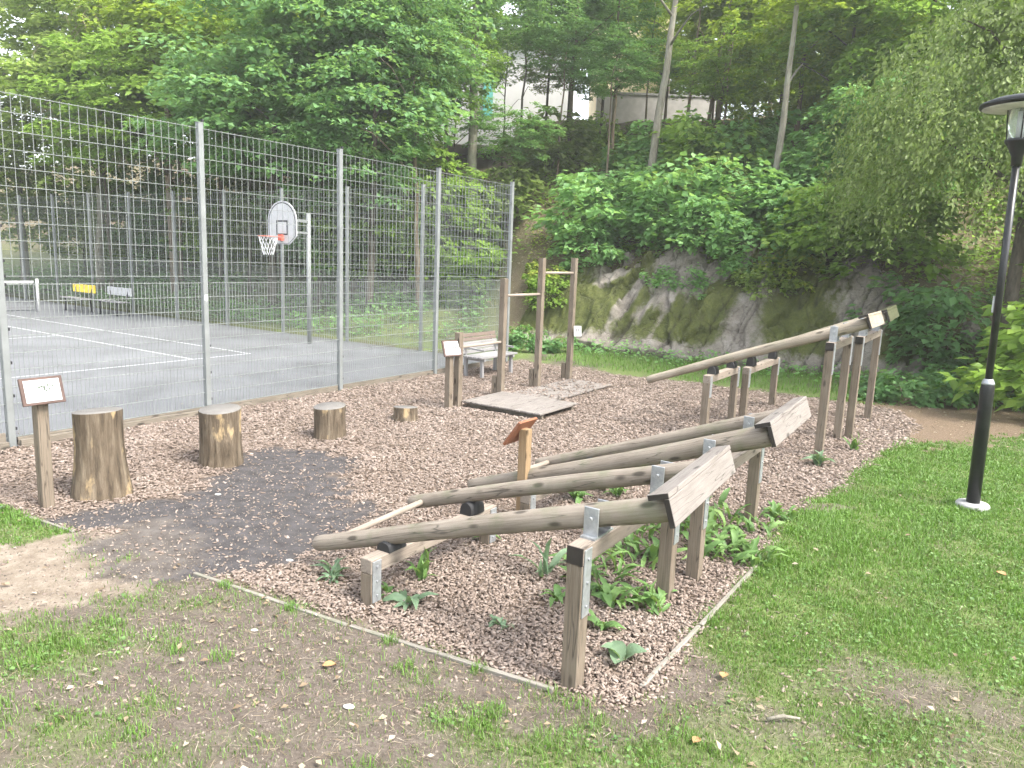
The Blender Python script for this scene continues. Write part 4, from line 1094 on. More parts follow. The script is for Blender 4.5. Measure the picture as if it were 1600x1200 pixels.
def trunk_mesh(h, r, lean, seed, limbs=4, wob=0.12, start=0.45, fork=None):
    g = random.Random(seed); b = MB(); n = 9
    pts = []
    for i in range(n):
        s = i / (n - 1)
        pts.append(Vector((lean[0] * s + g.uniform(-wob, wob) * s * (1 - 0.3 * s), lean[1] * s + g.uniform(-wob, wob) * s, -0.5 + (h + 0.5) * s)))
    rad = [r * (1.25 if i == 0 else 1) * (1 - 0.62 * i / (n - 1)) for i in range(n)]
    b.tube(pts, rad, 9, True, 0.05)
    for k in range(limbs):
        s = start + (0.95 - start) * (k + g.random()) / max(limbs, 1)
        i = min(int(s * (n - 1)), n - 2); p = pts[i].lerp(pts[i + 1], s * (n - 1) - i)
        a = g.uniform(0, 6.28); L = g.uniform(1.2, 2.4)
        d = Vector((math.cos(a), math.sin(a), 0))
        q = [p, p + d * (L * 0.35) + Vector((0, 0, L * 0.28)), p + d * (L * 0.7) + Vector((0, 0, L * 0.5)), p + d * L + Vector((0, 0, L * 0.55))]
        rr = r * (1 - 0.6 * s) * 0.5
        b.tube(q, [rr, rr * 0.75, rr * 0.5, rr * 0.25], 6, True)
    return b.mesh("trunk")

def hgt(x, y): return float(height(np.array([x]), np.array([y]))[0])
def tree(name, label, x, y, h, r, lean, bark, crowns, seed, group=None, limbs=4, z0=None):
    z = hgt(x, y) if z0 is None else z0
    t = thing(name, label, "tree", (x, y, z), group)
    put("trunk", trunk_mesh(h, r, lean, seed, limbs), MAT[bark], t, Matrix.Translation((x, y, z)))
    for i, (kind, var, mat, dx, dy, cz, s, sz) in enumerate(crowns):
        me = crown_for(kind, var, mat)
        put("crown", me, None, t, Matrix.Translation((x + dx, y + dy, cz)) @ Matrix.Rotation(seed * 1.7 + i * 2.1, 4, 'Z') @ Matrix.Diagonal((s, s, sz, 1)))
    return t

G_L = "trees behind the court"; G_H = "trees on the slope"
# --- trees beyond the far fence (left)
tree("deciduous_tree", "blue green leafy tree whose boughs hang over the fence left of the hoop", -8.2, 25.0, 8.5, 0.16, (0.3, -0.2), 'bark_dark', [('big', 0, 'leaf_blue', 0.2, -0.9, 6.6, 1.0, 0.95), ('big', 1, 'leaf_blue', 1.9, 0.6, 9.4, 1.05, 1.0)], 1, G_L)
tree("deciduous_tree", "leafy blue green tree behind the basketball hoop", -4.6, 23.4, 8.0, 0.14, (0.2, 0.1), 'bark_dark', [('big', 2, 'leaf_blue', -0.3, -0.5, 6.3, 0.85, 0.85), ('big', 0, 'leaf_blue', -0.6, 0.8, 9.2, 0.95, 1.0)], 2, G_L)
tree("deciduous_tree", "bright mid green tree rising behind the two court benches", -13.0, 28.5, 9.0, 0.17, (-0.2, 0.1), 'bark_brown', [('big', 1, 'leaf_mid', 0.2, -0.6, 7.2, 1.1, 1.0), ('big', 2, 'leaf_lime', 1.0, 0.8, 10.6, 1.1, 1.1)], 3, G_L)
tw_tree = tree("deciduous_tree", "pale olive tree with bare twigs beyond the far fence", -17.2, 30.8, 9.0, 0.18, (0.4, 0.0), 'bark_grey', [('big', 0, 'leaf_pale', 0.0, -0.5, 7.6, 1.1, 1.05), ('big', 1, 'leaf_pale', 0.8, 0.8, 11.4, 1.15, 1.1)], 4, G_L)
tree("deciduous_tree", "yellowish leafy tree at the far left edge of the view", -22.0, 33.5, 9.5, 0.2, (-0.2, 0.0), 'bark_grey', [('big', 2, 'leaf_pale', 0.3, -0.7, 8.0, 1.2, 1.1), ('big', 0, 'leaf_olive', 0.0, 0.8, 12.4, 1.2, 1.1), ('big', 1, 'leaf_pale', -0.6, -1.5, 4.8, 1.0, 0.8)], 5, G_L)
tree("deciduous_tree", "dense green tree in the back row behind the bench trees", -10.2, 31.5, 11.0, 0.18, (0.3, 0.0), 'bark_dark', [('big', 1, 'leaf_lime', 0, 0, 10.6, 1.2, 1.1), ('big', 0, 'leaf_blue', 0.5, 1.5, 7.2, 1.2, 1.0)], 6, G_L)
tree("deciduous_tree", "tall back row tree closing the gap far behind the hoop", -6.0, 32.0, 12.0, 0.17, (0.1, 0.0), 'bark_dark', [('big', 2, 'leaf_blue', 0, 0, 12.6, 1.0, 0.9), ('big', 1, 'leaf_mid', -1.2, 1.2, 7.0, 1.0, 0.8)], 7, G_L)
tree("deciduous_tree", "back row tree with pale lit crown at upper left", -16.0, 38.0, 13.0, 0.2, (0, 0), 'bark_grey', [('big', 0, 'leaf_lime', 0, 0, 14.2, 1.3, 1.2), ('big', 2, 'leaf_mid', 0, 0, 10, 1.4, 1.2)], 8, G_L)
MAT['twig'] = plain_mat("bare_twig", (0.34, 0.28, 0.19), 0.9, 0, 0.2, 6)
gt = random.Random(12)
for cx, cy, cz, L0 in ((-16.6, 28.6, 9.6, 1.7), (-16.2, 28.4, 6.6, 1.5), (-15.2, 28.2, 6.9, 1.3), (-15.6, 28.3, 10.6, 1.6), (-14.4, 27.6, 5.6, 1.2), (-17.6, 28.8, 7.6, 1.4)):
    b = MB()
    for k in range(9):
        p = Vector((cx, cy, cz)); d = Vector((gt.uniform(-.7, .7), gt.uniform(-.5, .1), gt.uniform(-1, .2))).normalized(); pts = [p]; L = L0 * gt.uniform(.5, 1)
        for i in range(5):
            d = (d + Vector((gt.uniform(-.35, .35), gt.uniform(-.2, .2), gt.uniform(-.35, .15)))).normalized(); p = p + d * (L / 5); pts.append(p)
        b.tube(pts, [0.016, 0.013, 0.011, 0.008, 0.006, 0.003], 4)
        for j in (2, 3, 4):
            e = (d + Vector((gt.uniform(-.9, .9), gt.uniform(-.3, .3), gt.uniform(-.5, .3)))).normalized()
            b.tube([pts[j], pts[j] + e * L * 0.15, pts[j] + e * L * 0.28 + Vector((0, 0, -.05))], [0.008, 0.006, 0.003], 4)
    b.put("bare_twigs", MAT['twig'], tw_tree)
# slim dark trunks seen through the far fence
slim = [(-16.0, 29.6), (-13.7, 30.6), (-11.4, 28.9), (-9.7, 27.1), (-8.9, 28.4), (-7.3, 26.6), (-6.6, 24.9), (-5.7, 26.2), (-5.0, 25.3), (-3.6, 24.6), (-3.0, 23.2), (-2.4, 26.4)]
slab_l = ["bare slim trunk standing {} the hoop seen through the far fence".format(w) for w in ()]
desc = ["slim trunk farthest left, behind the yellow court bench", "slim dark trunk second from the left behind the far fence", "slim dark trunk behind the grey court bench", "slim dark trunk halfway between the court benches and the hoop",
        "slim dark trunk, rear one of a close pair left of the hoop", "slim dark trunk just left of the white backboard", "slim trunk nearest behind the backboard", "slim trunk hidden partly by the white backboard",
        "slim trunk right beside the hoop pole", "slim dark trunk between the hoop pole and the fence corner", "slim trunk close to the fence corner", "slim trunk set back behind the fence corner"]
for i, ((x, y), ds) in enumerate(zip(slim, desc)):
    tree("slim_tree", ds, x, y, 7.5, 0.075 + 0.02 * (i % 3), (random.uniform(-.4, .4), random.uniform(-.2, .2)), ('bark_dark', 'bark_brown', 'bark_dark')[i % 3], [('light', i % 3, ('leaf_blue', 'leaf_mid')[i % 2], 0, 0, 7.6 + 0.4 * (i % 4), 0.55, 0.6)], 40 + i, "slim trunks behind the far fence", limbs=3)

# --- trees on the slope
tree("deciduous_tree", "tall pale grey forked tree standing before the white house", -1.75, 26.0, 12.0, 0.215, (0.15, 0.2), 'bark_grey', [('light', 0, 'leaf_blue', -1.9, 0, 11.2, 0.7, 0.6), ('light', 1, 'leaf_blue', 1.7, 0.5, 10.6, 0.6, 0.5), ('light', 2, 'leaf_sap', 1.2, 0.2, 6.6, 0.5, 0.35), ('light', 2, 'leaf_blue', -1.8, 0.2, 7.6, 0.5, 0.35)], 60, G_H)
tree("deciduous_tree", "slim dark tree left of the pale forked tree, in front of the white house", -4.0, 29.0, 10.0, 0.16, (-0.1, 0), 'bark_dark', [('light', 2, 'leaf_blue', -0.6, -0.6, 11.6, 0.75, 0.6)], 61, G_H)
tree("slim_tree", "thin dark sapling trunk right of the pale forked tree", -0.1, 30.5, 7, 0.06, (0.2, 0), 'bark_dark', [('light', 1, 'leaf_blue', 0.6, 0, 13.0, 0.6, 0.5)], 62, G_H, 2)
tree("slim_tree", "straight slim tree above the dirt bank, right of the white house", 1.85, 30.0, 7.5, 0.085, (0.1, 0), 'bark_brown', [('light', 2, 'leaf_blue', -0.2, 0, 12.2, 0.75, 0.6)], 63, G_H, 3)
tree("slim_tree", "slim brown tree between the dirt bank and the cream house", 3.5, 29.5, 7.5, 0.08, (-0.05, 0), 'bark_brown', [('light', 0, 'leaf_sap', -0.2, 0, 11.8, 0.6, 0.5)], 64, G_H, 3)
tree("deciduous_tree", "leaning pale trunk above the saplings, before the cream house", 4.05, 24.6, 9.0, 0.155, (0.75, 0.2), 'bark_grey', [('light', 1, 'leaf_lime', 0.9, 1.0, 12.4, 0.7, 0.45)], 65, G_H, 3)
tree("slim_tree", "first slim stem of the clump before the dark roof", 6.2, 29.5, 7, 0.075, (0.25, 0), 'bark_brown', [('light', 0, 'leaf_lime', 0.6, 0, 13.2, 0.7, 0.4)], 66, G_H, 2)
tree("slim_tree", "middle leaning stem of the clump before the dark roof", 6.75, 29.2, 7.4, 0.085, (0.9, 0), 'bark_brown', [('light', 2, 'leaf_lime', 1.2, 0.4, 12.8, 0.7, 0.5)], 67, G_H, 2)
tree("slim_tree", "thickest stem of the clump before the dark roof", 7.35, 29.8, 8.0, 0.13, (0.7, 0), 'bark_brown', [('light', 1, 'leaf_lime', 1.6, 0.6, 12.6, 0.8, 0.6)], 68, G_H, 2)
tree("deciduous_tree", "straight pale trunk among lime green leaves on the upper slope", 7.15, 21.6, 8.5, 0.115, (0.3, 0.1), 'bark_grey', [('light', 0, 'leaf_lime', 0.6, 0.9, 10.6, 0.8, 0.5)], 69, G_H, 3)
tree("slim_tree", "slender dark tree right of the straight pale trunk", 9.2, 22.5, 7.0, 0.07, (0.2, 0), 'bark_dark', [('light', 2, 'leaf_lime', 0.4, 0.4, 10.2, 0.7, 0.5)], 70, G_H, 3)
tree("deciduous_tree", "broad tree behind the dark roof, backlight painted into its lime green leaves", 10.5, 31.5, 9.0, 0.16, (0, 0), 'bark_brown', [('big', 0, 'leaf_lime', 0, 0, 12.8, 1.15, 1.1), ('big', 1, 'leaf_lime', 1.5, -2, 10.6, 0.9, 0.9)], 71, G_H)
tree("deciduous_tree", "lime green tree in the saddle right of the cream house", 9.2, 26.0, 7.0, 0.10, (0, 0), 'bark_brown', [('big', 2, 'leaf_lime', 0, 0, 9.6, 0.75, 0.85)], 72, G_H)
tree("deciduous_tree", "mid green tree closing the right hand skyline", 15.0, 27.0, 9.0, 0.16, (0, 0), 'bark_dark', [('big', 1, 'leaf_mid', 0, 0, 11.0, 1.2, 1.2), ('big', 0, 'leaf_mid', -2, -2, 8.5, 1.0, 1.0)], 73, G_H)
tree("deciduous_tree", "leafy tree top left of the cream house", 2.2, 36.0, 8.0, 0.14, (0, 0), 'bark_dark', [('light', 0, 'leaf_blue', 0, -2, 15.2, 0.9, 0.7)], 74, G_H)

tree("slim_tree", "leafy young tree masking the left half of the white house", -3.0, 34.0, 6.0, 0.07, (0.1, 0), 'bark_dark', [('light', 1, 'leaf_blue', -1.6, 0, 12.2, 0.75, 0.55), ('light', 0, 'leaf_mid', 0.3, 0, 13.8, 0.6, 0.45)], 90, G_H, 3)
tree("slim_tree", "leafy young tree masking the right half of the white house", 1.0, 34.0, 6.5, 0.07, (0.1, 0), 'bark_dark', [('light', 2, 'leaf_blue', 0.9, 0, 12.6, 0.75, 0.6), ('light', 1, 'leaf_olive', 0.2, 0.5, 10.4, 0.5, 0.3)], 91, G_H, 3)
tree("slim_tree", "dark leafed tree between the white and the cream house", 3.6, 35.5, 7.0, 0.08, (0.1, 0), 'bark_dark', [('light', 0, 'leaf_mid', 0.0, 0, 12.9, 0.8, 0.8)], 92, G_H, 3)
tree("slim_tree", "lime leafed tree screening the upper part of the cream house", 6.6, 36.0, 7.0, 0.07, (0.1, 0), 'bark_brown', [('light', 2, 'leaf_lime', 0.0, 0, 14.6, 0.65, 0.4)], 93, G_H, 2)
tree("deciduous_tree", "green tree filling the upper right between weeping tree and pale trunk", 11.2, 22.0, 7.0, 0.1, (0.1, 0), 'bark_dark', [('big', 1, 'leaf_mid', 0.0, 0, 9.0, 0.85, 0.85), ('big', 2, 'leaf_sap', -1.0, -1.2, 6.2, 0.7, 0.7)], 94, G_H, 3)
HEDGE = [(-3.2, 22.6, 'dark leafy bush low behind the right end of the far fence'), (-5.6, 24.6, 'leafy bush low behind the hoop'), (-8.4, 26.8, 'leafy bush low behind the fence left of the hoop'), (-11.0, 28.6, 'leafy bush low behind the grey court bench'), (-14.0, 30.0, 'leafy bush low behind the yellow court bench'), (-17.2, 31.4, 'leafy bush low behind the tennis net post'), (-20.5, 33.0, 'pale leafy bush behind the fence at the far left')]
for i, (x_, y_, l_) in enumerate(HEDGE):
    tree("tall_bush", l_, x_ - 0.3, y_ + 3.0, 2.5, 0.07, (0.1, 0), 'bark_dark', [('big', i % 3, ('leaf_mid', 'leaf_blue', 'leaf_olive')[i % 3], 0, 0, 3.6, 0.85, 0.9)], 110 + i, "bushes behind the far fence", 3)
# --- hanging tree on the right
def weeping(seed, m, n):
    g = np.random.default_rng(seed)
    th = g.random(m) * 2 * math.pi; rr_ = np.sqrt(g.random(m))
    cx = np.cos(th) * rr_ * 3.0; cy = np.sin(th) * rr_ * 2.6
    cz = 3.9 * (1 - 0.55 * rr_ ** 2) * (0.30 + 0.9 * g.random(m)) - 0.6
    idx_ = np.repeat(np.arange(m), n); N = m * n
    t_ = g.random(N); LL = (0.9 + 1.3 * g.random(m))[idx_]
    out = np.stack([np.cos(th), np.sin(th)], 1)[idx_]
    sw = g.normal(0, 0.12, (m, 2))[idx_]
    p = np.stack([cx[idx_] + (out[:, 0] * 0.45 + sw[:, 0]) * t_ + g.normal(0, 0.09, N), cy[idx_] + (out[:, 1] * 0.45 + sw[:, 1]) * t_ + g.normal(0, 0.09, N), cz[idx_] - LL * t_ ** 1.4 + g.normal(0, 0.04, N)], 1)
    d = np.stack([out[:, 0] * 0.4 + g.normal(0, 0.5, N), out[:, 1] * 0.4 + g.normal(0, 0.5, N), -0.9 + g.normal(0, 0.3, N)], 1)
    nr = np.stack([out[:, 0] * 0.7 + g.normal(0, 0.5, N), out[:, 1] * 0.7 + g.normal(0, 0.5, N), 0.7 + g.normal(0, 0.3, N)], 1)
    return leaf_mesh("crown", p, d, nr, 0.082 * (0.6 + 0.8 * g.random(N)), MAT['leaf_olive'], g, 0.26)
wx, wy = 9.6, 14.6
tw = thing("weeping_tree", "weeping olive green tree with hanging twigs behind the lamp", "tree", (wx, wy, hgt(wx, wy)), "trees on the slope")
put("trunk", trunk_mesh(7.0, 0.16, (0.4, 0.3), 81, 5), MAT['bark_dark'], tw, Matrix.Translation((wx, wy, hgt(wx, wy))))
put("crown", weeping(82, 520, 84), None, tw, Matrix.Translation((wx - 0.3, wy - 0.2, 4.3)))
tree("deciduous_tree", "dense leafy tree at the right edge, behind the lamp head", 12.5, 14.0, 7.0, 0.16, (0, 0), 'bark_dark', [('big', 2, 'leaf_mid', 0, 0, 5.6, 0.95, 1.0), ('big', 1, 'leaf_olive', -0.8, 0.8, 8.0, 1.0, 0.9)], 83, G_H)

tree("slim_tree", "sapling with layered leaves right of the white house", 1.3, 28.0, 4.6, 0.05, (0.2, 0), 'bark_brown', [('light', 0, 'leaf_blue', 0.5, 0, 9.6, 0.55, 0.40)], 95, G_H, 3)
tree("slim_tree", "sapling with layered leaves before the low wall", 3.0, 27.0, 4.6, 0.05, (0.1, 0), 'bark_brown', [('light', 1, 'leaf_sap', 0.2, 0, 8.9, 0.5, 0.35)], 96, G_H, 3)
tree("slim_tree", "thin leafy tree before the middle of the white house", -0.9, 36.0, 6.0, 0.05, (0.1, 0), 'bark_dark', [('light', 1, 'leaf_mid', 0.0, 0, 12.9, 0.7, 0.6), ('light', 2, 'leaf_blue', -1.0, 0, 10.9, 0.5, 0.3)], 97, G_H, 3)
tree("slim_tree", "thin lime leafed tree before the shelter", 8.3, 34.0, 5.5, 0.05, (0.1, 0), 'bark_brown', [('light', 0, 'leaf_lime', 0.0, 0, 12.2, 0.6, 0.4)], 98, G_H, 3)
tree("slim_tree", "thin leafy tree before the cream house front", 5.2, 33.0, 6.0, 0.05, (0.1, 0), 'bark_brown', [('light', 1, 'leaf_lime', 0.0, 0, 13.0, 0.6, 0.45), ('light', 2, 'leaf_sap', 0.1, 0, 10.4, 0.4, 0.25)], 99, G_H, 3)
tree("slim_tree", "young leafy tree hiding the right end of the low wall", 9.9, 33.5, 5.0, 0.05, (0.1, 0), 'bark_brown', [('light', 1, 'leaf_lime', 0.0, 0, 11.4, 0.7, 0.45), ('light', 2, 'leaf_mid', -0.6, -1, 9.8, 0.55, 0.3)], 140, G_H, 3)
tree("slim_tree", "young leafy tree hiding the left end of the low wall", 3.9, 33.8, 5.0, 0.05, (0.1, 0), 'bark_brown', [('light', 0, 'leaf_mid', 0.0, 0, 10.9, 0.55, 0.4)], 141, G_H, 3)
tree("slim_tree", "young pale leafed tree in front of the forked tree's left side", -4.6, 27.5, 6.0, 0.06, (0.1, 0), 'bark_grey', [('light', 2, 'leaf_pale', 0.0, 0, 8.6, 0.6, 0.5)], 142, G_H, 3)
tree("deciduous_tree", "lime green crown closing the sky behind the shelter", 9.4, 44.0, 8.0, 0.14, (0, 0), 'bark_brown', [('big', 0, 'leaf_lime', 0, 0, 14.6, 1.2, 1.15), ('big', 1, 'leaf_lime', 0.5, -0.6, 11.8, 0.8, 0.6)], 150, G_H)
tree("deciduous_tree", "lime green crown at the right of the shelter", 13.0, 41.0, 8.0, 0.14, (0, 0), 'bark_brown', [('big', 2, 'leaf_lime', 0, 0, 13.0, 1.2, 1.2)], 151, G_H)
tree("slim_tree", "young tree in painted backlit green standing over the low wall", 6.4, 35.0, 5.0, 0.05, (0.1, 0), 'bark_brown', [('light', 2, 'leaf_lime', 0.3, 0, 11.6, 0.55, 0.35)], 152, G_H, 2)
tree("slim_tree", "young mid green tree at the crest left of the straight pale trunk", 6.9, 26.8, 4.5, 0.05, (0.1, 0), 'bark_brown', [('light', 1, 'leaf_mid', 0.0, 0, 8.9, 0.6, 0.4)], 153, G_H, 2)
# --- shrubs and saplings
def shrub(name, label, x, y, kind, var, mat, s, sz=None, dz=0.45, group=None, stems=4, seed=0):
    z = hgt(x, y)
    t = thing(name, label, "shrub", (x, y, z), group)
    sz = sz or s
    put("crown", crown_for(kind, var, mat), None, t, Matrix.Translation((x, y, z + dz * sz)) @ Matrix.Rotation(seed * 2.3 + x, 4, 'Z') @ Matrix.Diagonal((s, s, sz, 1)))
    b = MB(); g = random.Random(seed)
    for k in range(stems):
        a = g.uniform(0, 6.28); q = Vector((math.cos(a), math.sin(a), 0)) * g.uniform(0.1, 0.35) * s
        b.tube([Vector((0, 0, -0.15)), q * 0.5 + Vector((0, 0, dz * sz * 0.6)), q + Vector((0, 0, dz * sz * 1.2))], [0.02, 0.014, 0.006], 5)
    b.put("stem", MAT['bark_brown'], t, Matrix.Translation((x, y, z)))
G_S = "saplings on the slope"
SH = [
 ("maple_sapling", "large bright maple sapling at the left end above the mossy rock", 2.6, 22.6, 'shrub', 0, 'leaf_sap', 1.5),
 ("maple_sapling", "maple sapling arching over the dirt bank", 2.9, 24.3, 'shrub', 1, 'leaf_sap', 1.3),
 ("maple_sapling", "broad maple sapling in the middle of the slope above the rock", 4.1, 22.0, 'shrub', 2, 'leaf_sap', 1.6),
 ("maple_sapling", "maple sapling at the base of the leaning pale trunk", 4.3, 24.0, 'shrub', 3, 'leaf_sap', 1.4),
 ("maple_sapling", "low maple sapling hanging over the top left of the rock", 2.1, 21.9, 'shrub', 2, 'leaf_sap', 0.95),
 ("maple_sapling", "maple sapling above the centre of the rock", 4.9, 20.6, 'shrub', 0, 'leaf_sap', 1.15),
 ("maple_sapling", "maple sapling left of the straight pale trunk", 6.0, 21.4, 'shrub', 1, 'leaf_sap', 1.45),
 ("maple_sapling", "maple sapling at the foot of the straight pale trunk", 7.3, 20.4, 'shrub', 3, 'leaf_sap', 1.4),
 ("maple_sapling", "dark green sapling high between the saplings and the clump of stems", 6.2, 25.0, 'shrub', 2, 'leaf_mid', 1.7),
 ("maple_sapling", "mid green sapling above the right end of the rock", 7.6, 18.7, 'shrub', 0, 'leaf_mid', 1.35),
 ("maple_sapling", "green sapling between the rock and the weeping tree", 8.7, 18.0, 'shrub', 1, 'leaf_mid', 1.5),
 ("yellowing_shrub", "yellowing shrub hanging over the right part of the rock", 6.9, 18.6, 'shrub', 3, 'leaf_yellow', 0.75),
 ("yellowing_shrub", "small yellow green shrub at the upper left edge of the rock", 1.0, 21.9, 'low', 0, 'leaf_yellow', 0.8),
 ("bush", "dark green bush left of the rock, behind the pull-up bars", 0.9, 21.3, 'shrub', 1, 'leaf_mid', 0.7),
 ("bush", "leafy bush at the foot of the rock by the fence corner", 0.45, 18.9, 'low', 1, 'leaf_blue', 0.9),
 ("bush", "glossy bush at the right end of the rock, left of the lamp pole", 9.2, 15.9, 'shrub', 2, 'leaf_blue', 1.25),
 ("bush", "big green bush right of the lamp pole", 9.7, 12.6, 'shrub', 0, 'leaf_mid', 1.5),
 ("bush", "low bush on the bare soil behind the lamp pole", 8.3, 13.8, 'low', 2, 'leaf_blue', 0.9),
 ("bush", "low bush behind the tall log lifts", 7.3, 13.6, 'low', 0, 'leaf_blue', 0.9),
 ("bush", "bush under the weeping tree at the right edge", 10.6, 13.4, 'shrub', 3, 'leaf_mid', 1.5),
 ("bush", "bush below the pale forked tree behind the fence corner", -1.4, 24.2, 'shrub', 2, 'leaf_mid', 1.3),
 ("bush", "bush left of the dirt bank above the fence corner", -0.4, 27.0, 'shrub', 0, 'leaf_olive', 1.5),
 ("bush", "dark bush below the white house, right of the pale forked tree", 1.0, 29.0, 'shrub', 1, 'leaf_olive', 1.7),
 ("bush", "bush below the white house, left of the pale forked tree", -3.0, 29.5, 'shrub', 3, 'leaf_olive', 1.7),
 ("maple_sapling", "sapling high on the slope below the low wall", 4.9, 27.2, 'shrub', 0, 'leaf_sap', 1.6),
 ("maple_sapling", "wide sapling at the foot of the clump of stems", 7.4, 25.6, 'shrub', 1, 'leaf_sap', 1.7),
 ("maple_sapling", "sapling in the gap right of the straight pale trunk", 8.6, 21.6, 'shrub', 3, 'leaf_sap', 1.6),
 ("maple_sapling", "pale sapling above the right half of the rock", 6.1, 19.4, 'shrub', 2, 'leaf_sap', 1.05),
 ("maple_sapling", "low sapling above the yellowing shrub", 7.0, 19.8, 'shrub', 1, 'leaf_sap', 1.2),
 ("maple_sapling", "tall thin sapling sticking up left above the sapling mass", 3.2, 23.4, 'low', 1, 'leaf_sap', 1.3),
 ("maple_sapling", "small sapling drooping over the middle top edge of the rock", 4.4, 19.9, 'low', 2, 'leaf_sap', 0.9),
 ("maple_sapling", "pale sapling beside the yellowing shrub on the rock edge", 6.3, 18.7, 'low', 3, 'leaf_pale', 0.9),
 ("maple_sapling", "bright pale sapling in the middle of the bank", 5.3, 22.8, 'shrub', 3, 'leaf_pale', 1.3),
 ("maple_sapling", "pale sapling right of the pale trunk foot", 8.2, 19.8, 'shrub', 2, 'leaf_pale', 1.2),
 ("bush", "dark bush on the slope crest before the low wall", 3.4, 31.0, 'shrub', 2, 'leaf_mid', 1.3),
]
for i, (nm, lb_, x, y, kd, vr_, mt, s) in enumerate(SH):
    shrub(nm, lb_, x, y, kd, vr_ % 4, mt, s, dz=0.62 if kd == 'shrub' else 0.25, group="shrubs and saplings on the slope", seed=i)

# --- undergrowth: uncountable low leaves on slopes and behind the far fence
def undergrowth(name, label, n, region, leaf, mat, zmax, seed, dens=None):
    g = np.random.default_rng(seed)
    x = g.uniform(region[0], region[1], n); y = g.uniform(region[2], region[3], n)
    d = foot_dist(x, y)
    keep = fbm(x * 0.9 + seed, y * 0.9) + 0.25 * g.random(n) > 0.52
    if dens is not None: keep &= dens(x, y, d, g)
    x, y = x[keep], y[keep]; n = len(x)
    hh = zmax * g.random(n) * (0.3 + fbm(x * 1.4, y * 1.4 + seed))
    p = np.stack([x, y, height(x, y) + 0.02 + hh], 1)
    dd_ = np.stack([g.normal(0, 1, n), g.normal(0, 1, n), g.normal(0, 0.3, n)], 1)
    nr = np.stack([g.normal(0, 0.4, n), g.normal(-0.25, 0.4, n), np.ones(n)], 1)
    me = leaf_mesh(name, p, dd_, nr, leaf * (0.6 + 0.8 * g.random(n)), MAT[mat], g)
    tag(put(name, me), label, None, None, "stuff")
undergrowth("undergrowth", "low green undergrowth on the bank behind the far fence", 60000, (-26, -0.8, 18, 38), 0.14, 'leaf_sap', 0.5, 5, lambda x, y, d, g: (d > -0.2) & (d < 12))
undergrowth("undergrowth", "low mixed leaves covering the wooded slope above the rock", 60000, (-1, 16, 14, 34), 0.14, 'leaf_mid', 0.5, 6, lambda x, y, d, g: (d > 1.9) & ~((x < 2.0) & (d < 6) & (g.random(len(x)) < 0.85)))
undergrowth("undergrowth", "low leafy weeds along the foot of the rock", 14000, (-0.2, 12, 10, 21), 0.10, 'leaf_sap', 0.32, 9, lambda x, y, d, g: (d > -1.5) & (d < 0.1) & (uv_of(x, y)[0] > 11.0) & (zones(x, y)['chips'] < 0.2))
undergrowth("undergrowth", "yellow green fringe of small leaves on top of the rock", 9000, (0.3, 9.5, 16, 24), 0.10, 'leaf_yellow', 0.25, 12, lambda x, y, d, g: (d > 1.7) & (d < 2.9))

# ------------------------------------------------------------------ houses on the hill
def house(label, x0, x1, y0, y1, z0, z1, mat, roof_h, windows, roofm='roof_dark'):
    t = thing("house", label, "house", ((x0 + x1) / 2, y0, z0))
    b = MB(); b.abox(x0, x1, y0, y1, z0, z1); b.put("wall", MAT[mat], t)
    b = MB(); b.v = [Vector(p) for p in ((x0 - .4, y0 - .5, z1), (x1 + .4, y0 - .5, z1), (x1 + .4, y1 + .5, z1), (x0 - .4, y1 + .5, z1), (x0 - .4, (y0 + y1) / 2, z1 + roof_h), (x1 + .4, (y0 + y1) / 2, z1 + roof_h))]
    b.f = [(0, 1, 5, 4), (2, 3, 4, 5), (0, 4, 3), (1, 2, 5), (3, 2, 1, 0)]; b.sm = [False] * 5
    b.put("roof", MAT[roofm], t)
    for (wx0, wz0, ww, wh) in windows:
        b = MB()
        for (xa, xb, za, zb) in ((wx0 - .06, wx0 + ww + .06, wz0 - .06, wz0), (wx0 - .06, wx0 + ww + .06, wz0 + wh, wz0 + wh + .06), (wx0 - .06, wx0, wz0, wz0 + wh), (wx0 + ww, wx0 + ww + .06, wz0, wz0 + wh)):
            b.abox(xa, xb, y0 - 0.05, y0 + 0.02, za, zb)
        w = b.put("window", MAT['white'], t)
        b = MB(); b.abox(wx0, wx0 + ww, y0 - 0.015, y0 + 0.02, wz0, wz0 + wh); b.put("pane", MAT['glass_dark'], w)
    return t
hw = house("white rendered house half hidden by the trees", -7.2, 2.6, 40, 48, 8.0, 13.2, 'facade_white', 1.6, [(-6.6, 10.6, 0.8, 1.1)])
b = MB(); b.abox(-2.05, -1.55, 39.9, 39.99, 9.4, 11.8); b.put("door", MAT['turquoise'], hw)
hc = house("cream house coloured as if sunlit on the hilltop behind the slim stems", 4.4, 8.2, 44, 52, 8.5, 18.0, 'facade_cream_sunlit', 1.5, [(4.8, 15.6, 0.7, 1.1)])
gw = thing("low_wall", "low grey wall on the crest of the slope", "wall", (6, 38, 9))
b = MB(); b.abox(3.6, 9.4, 38, 38.35, 8.4, 10.35); b.put("wall", MAT['stone_wall'], gw); b = MB(); b.abox(3.55, 9.45, 37.95, 38.4, 10.35, 10.45); b.put("coping", MAT['concrete'], gw)
sh = thing("shelter", "dark roofed open shelter behind the low wall", "shelter", (8.4, 39.5, 9.4))
b = MB(); b.v = [Vector(p) for p in ((7.0, 38.8, 12.05), (10.0, 38.8, 11.9), (10.0, 41.2, 11.9), (7.0, 41.2, 12.05), (8.1, 40, 12.75), (9.0, 40, 12.75))]
b.f = [(0, 1, 5, 4), (2, 3, 4, 5), (3, 0, 4), (1, 2, 5), (3, 2, 1, 0)]; b.sm = [False] * 5
b.put("roof", MAT['roof_dark'], sh)
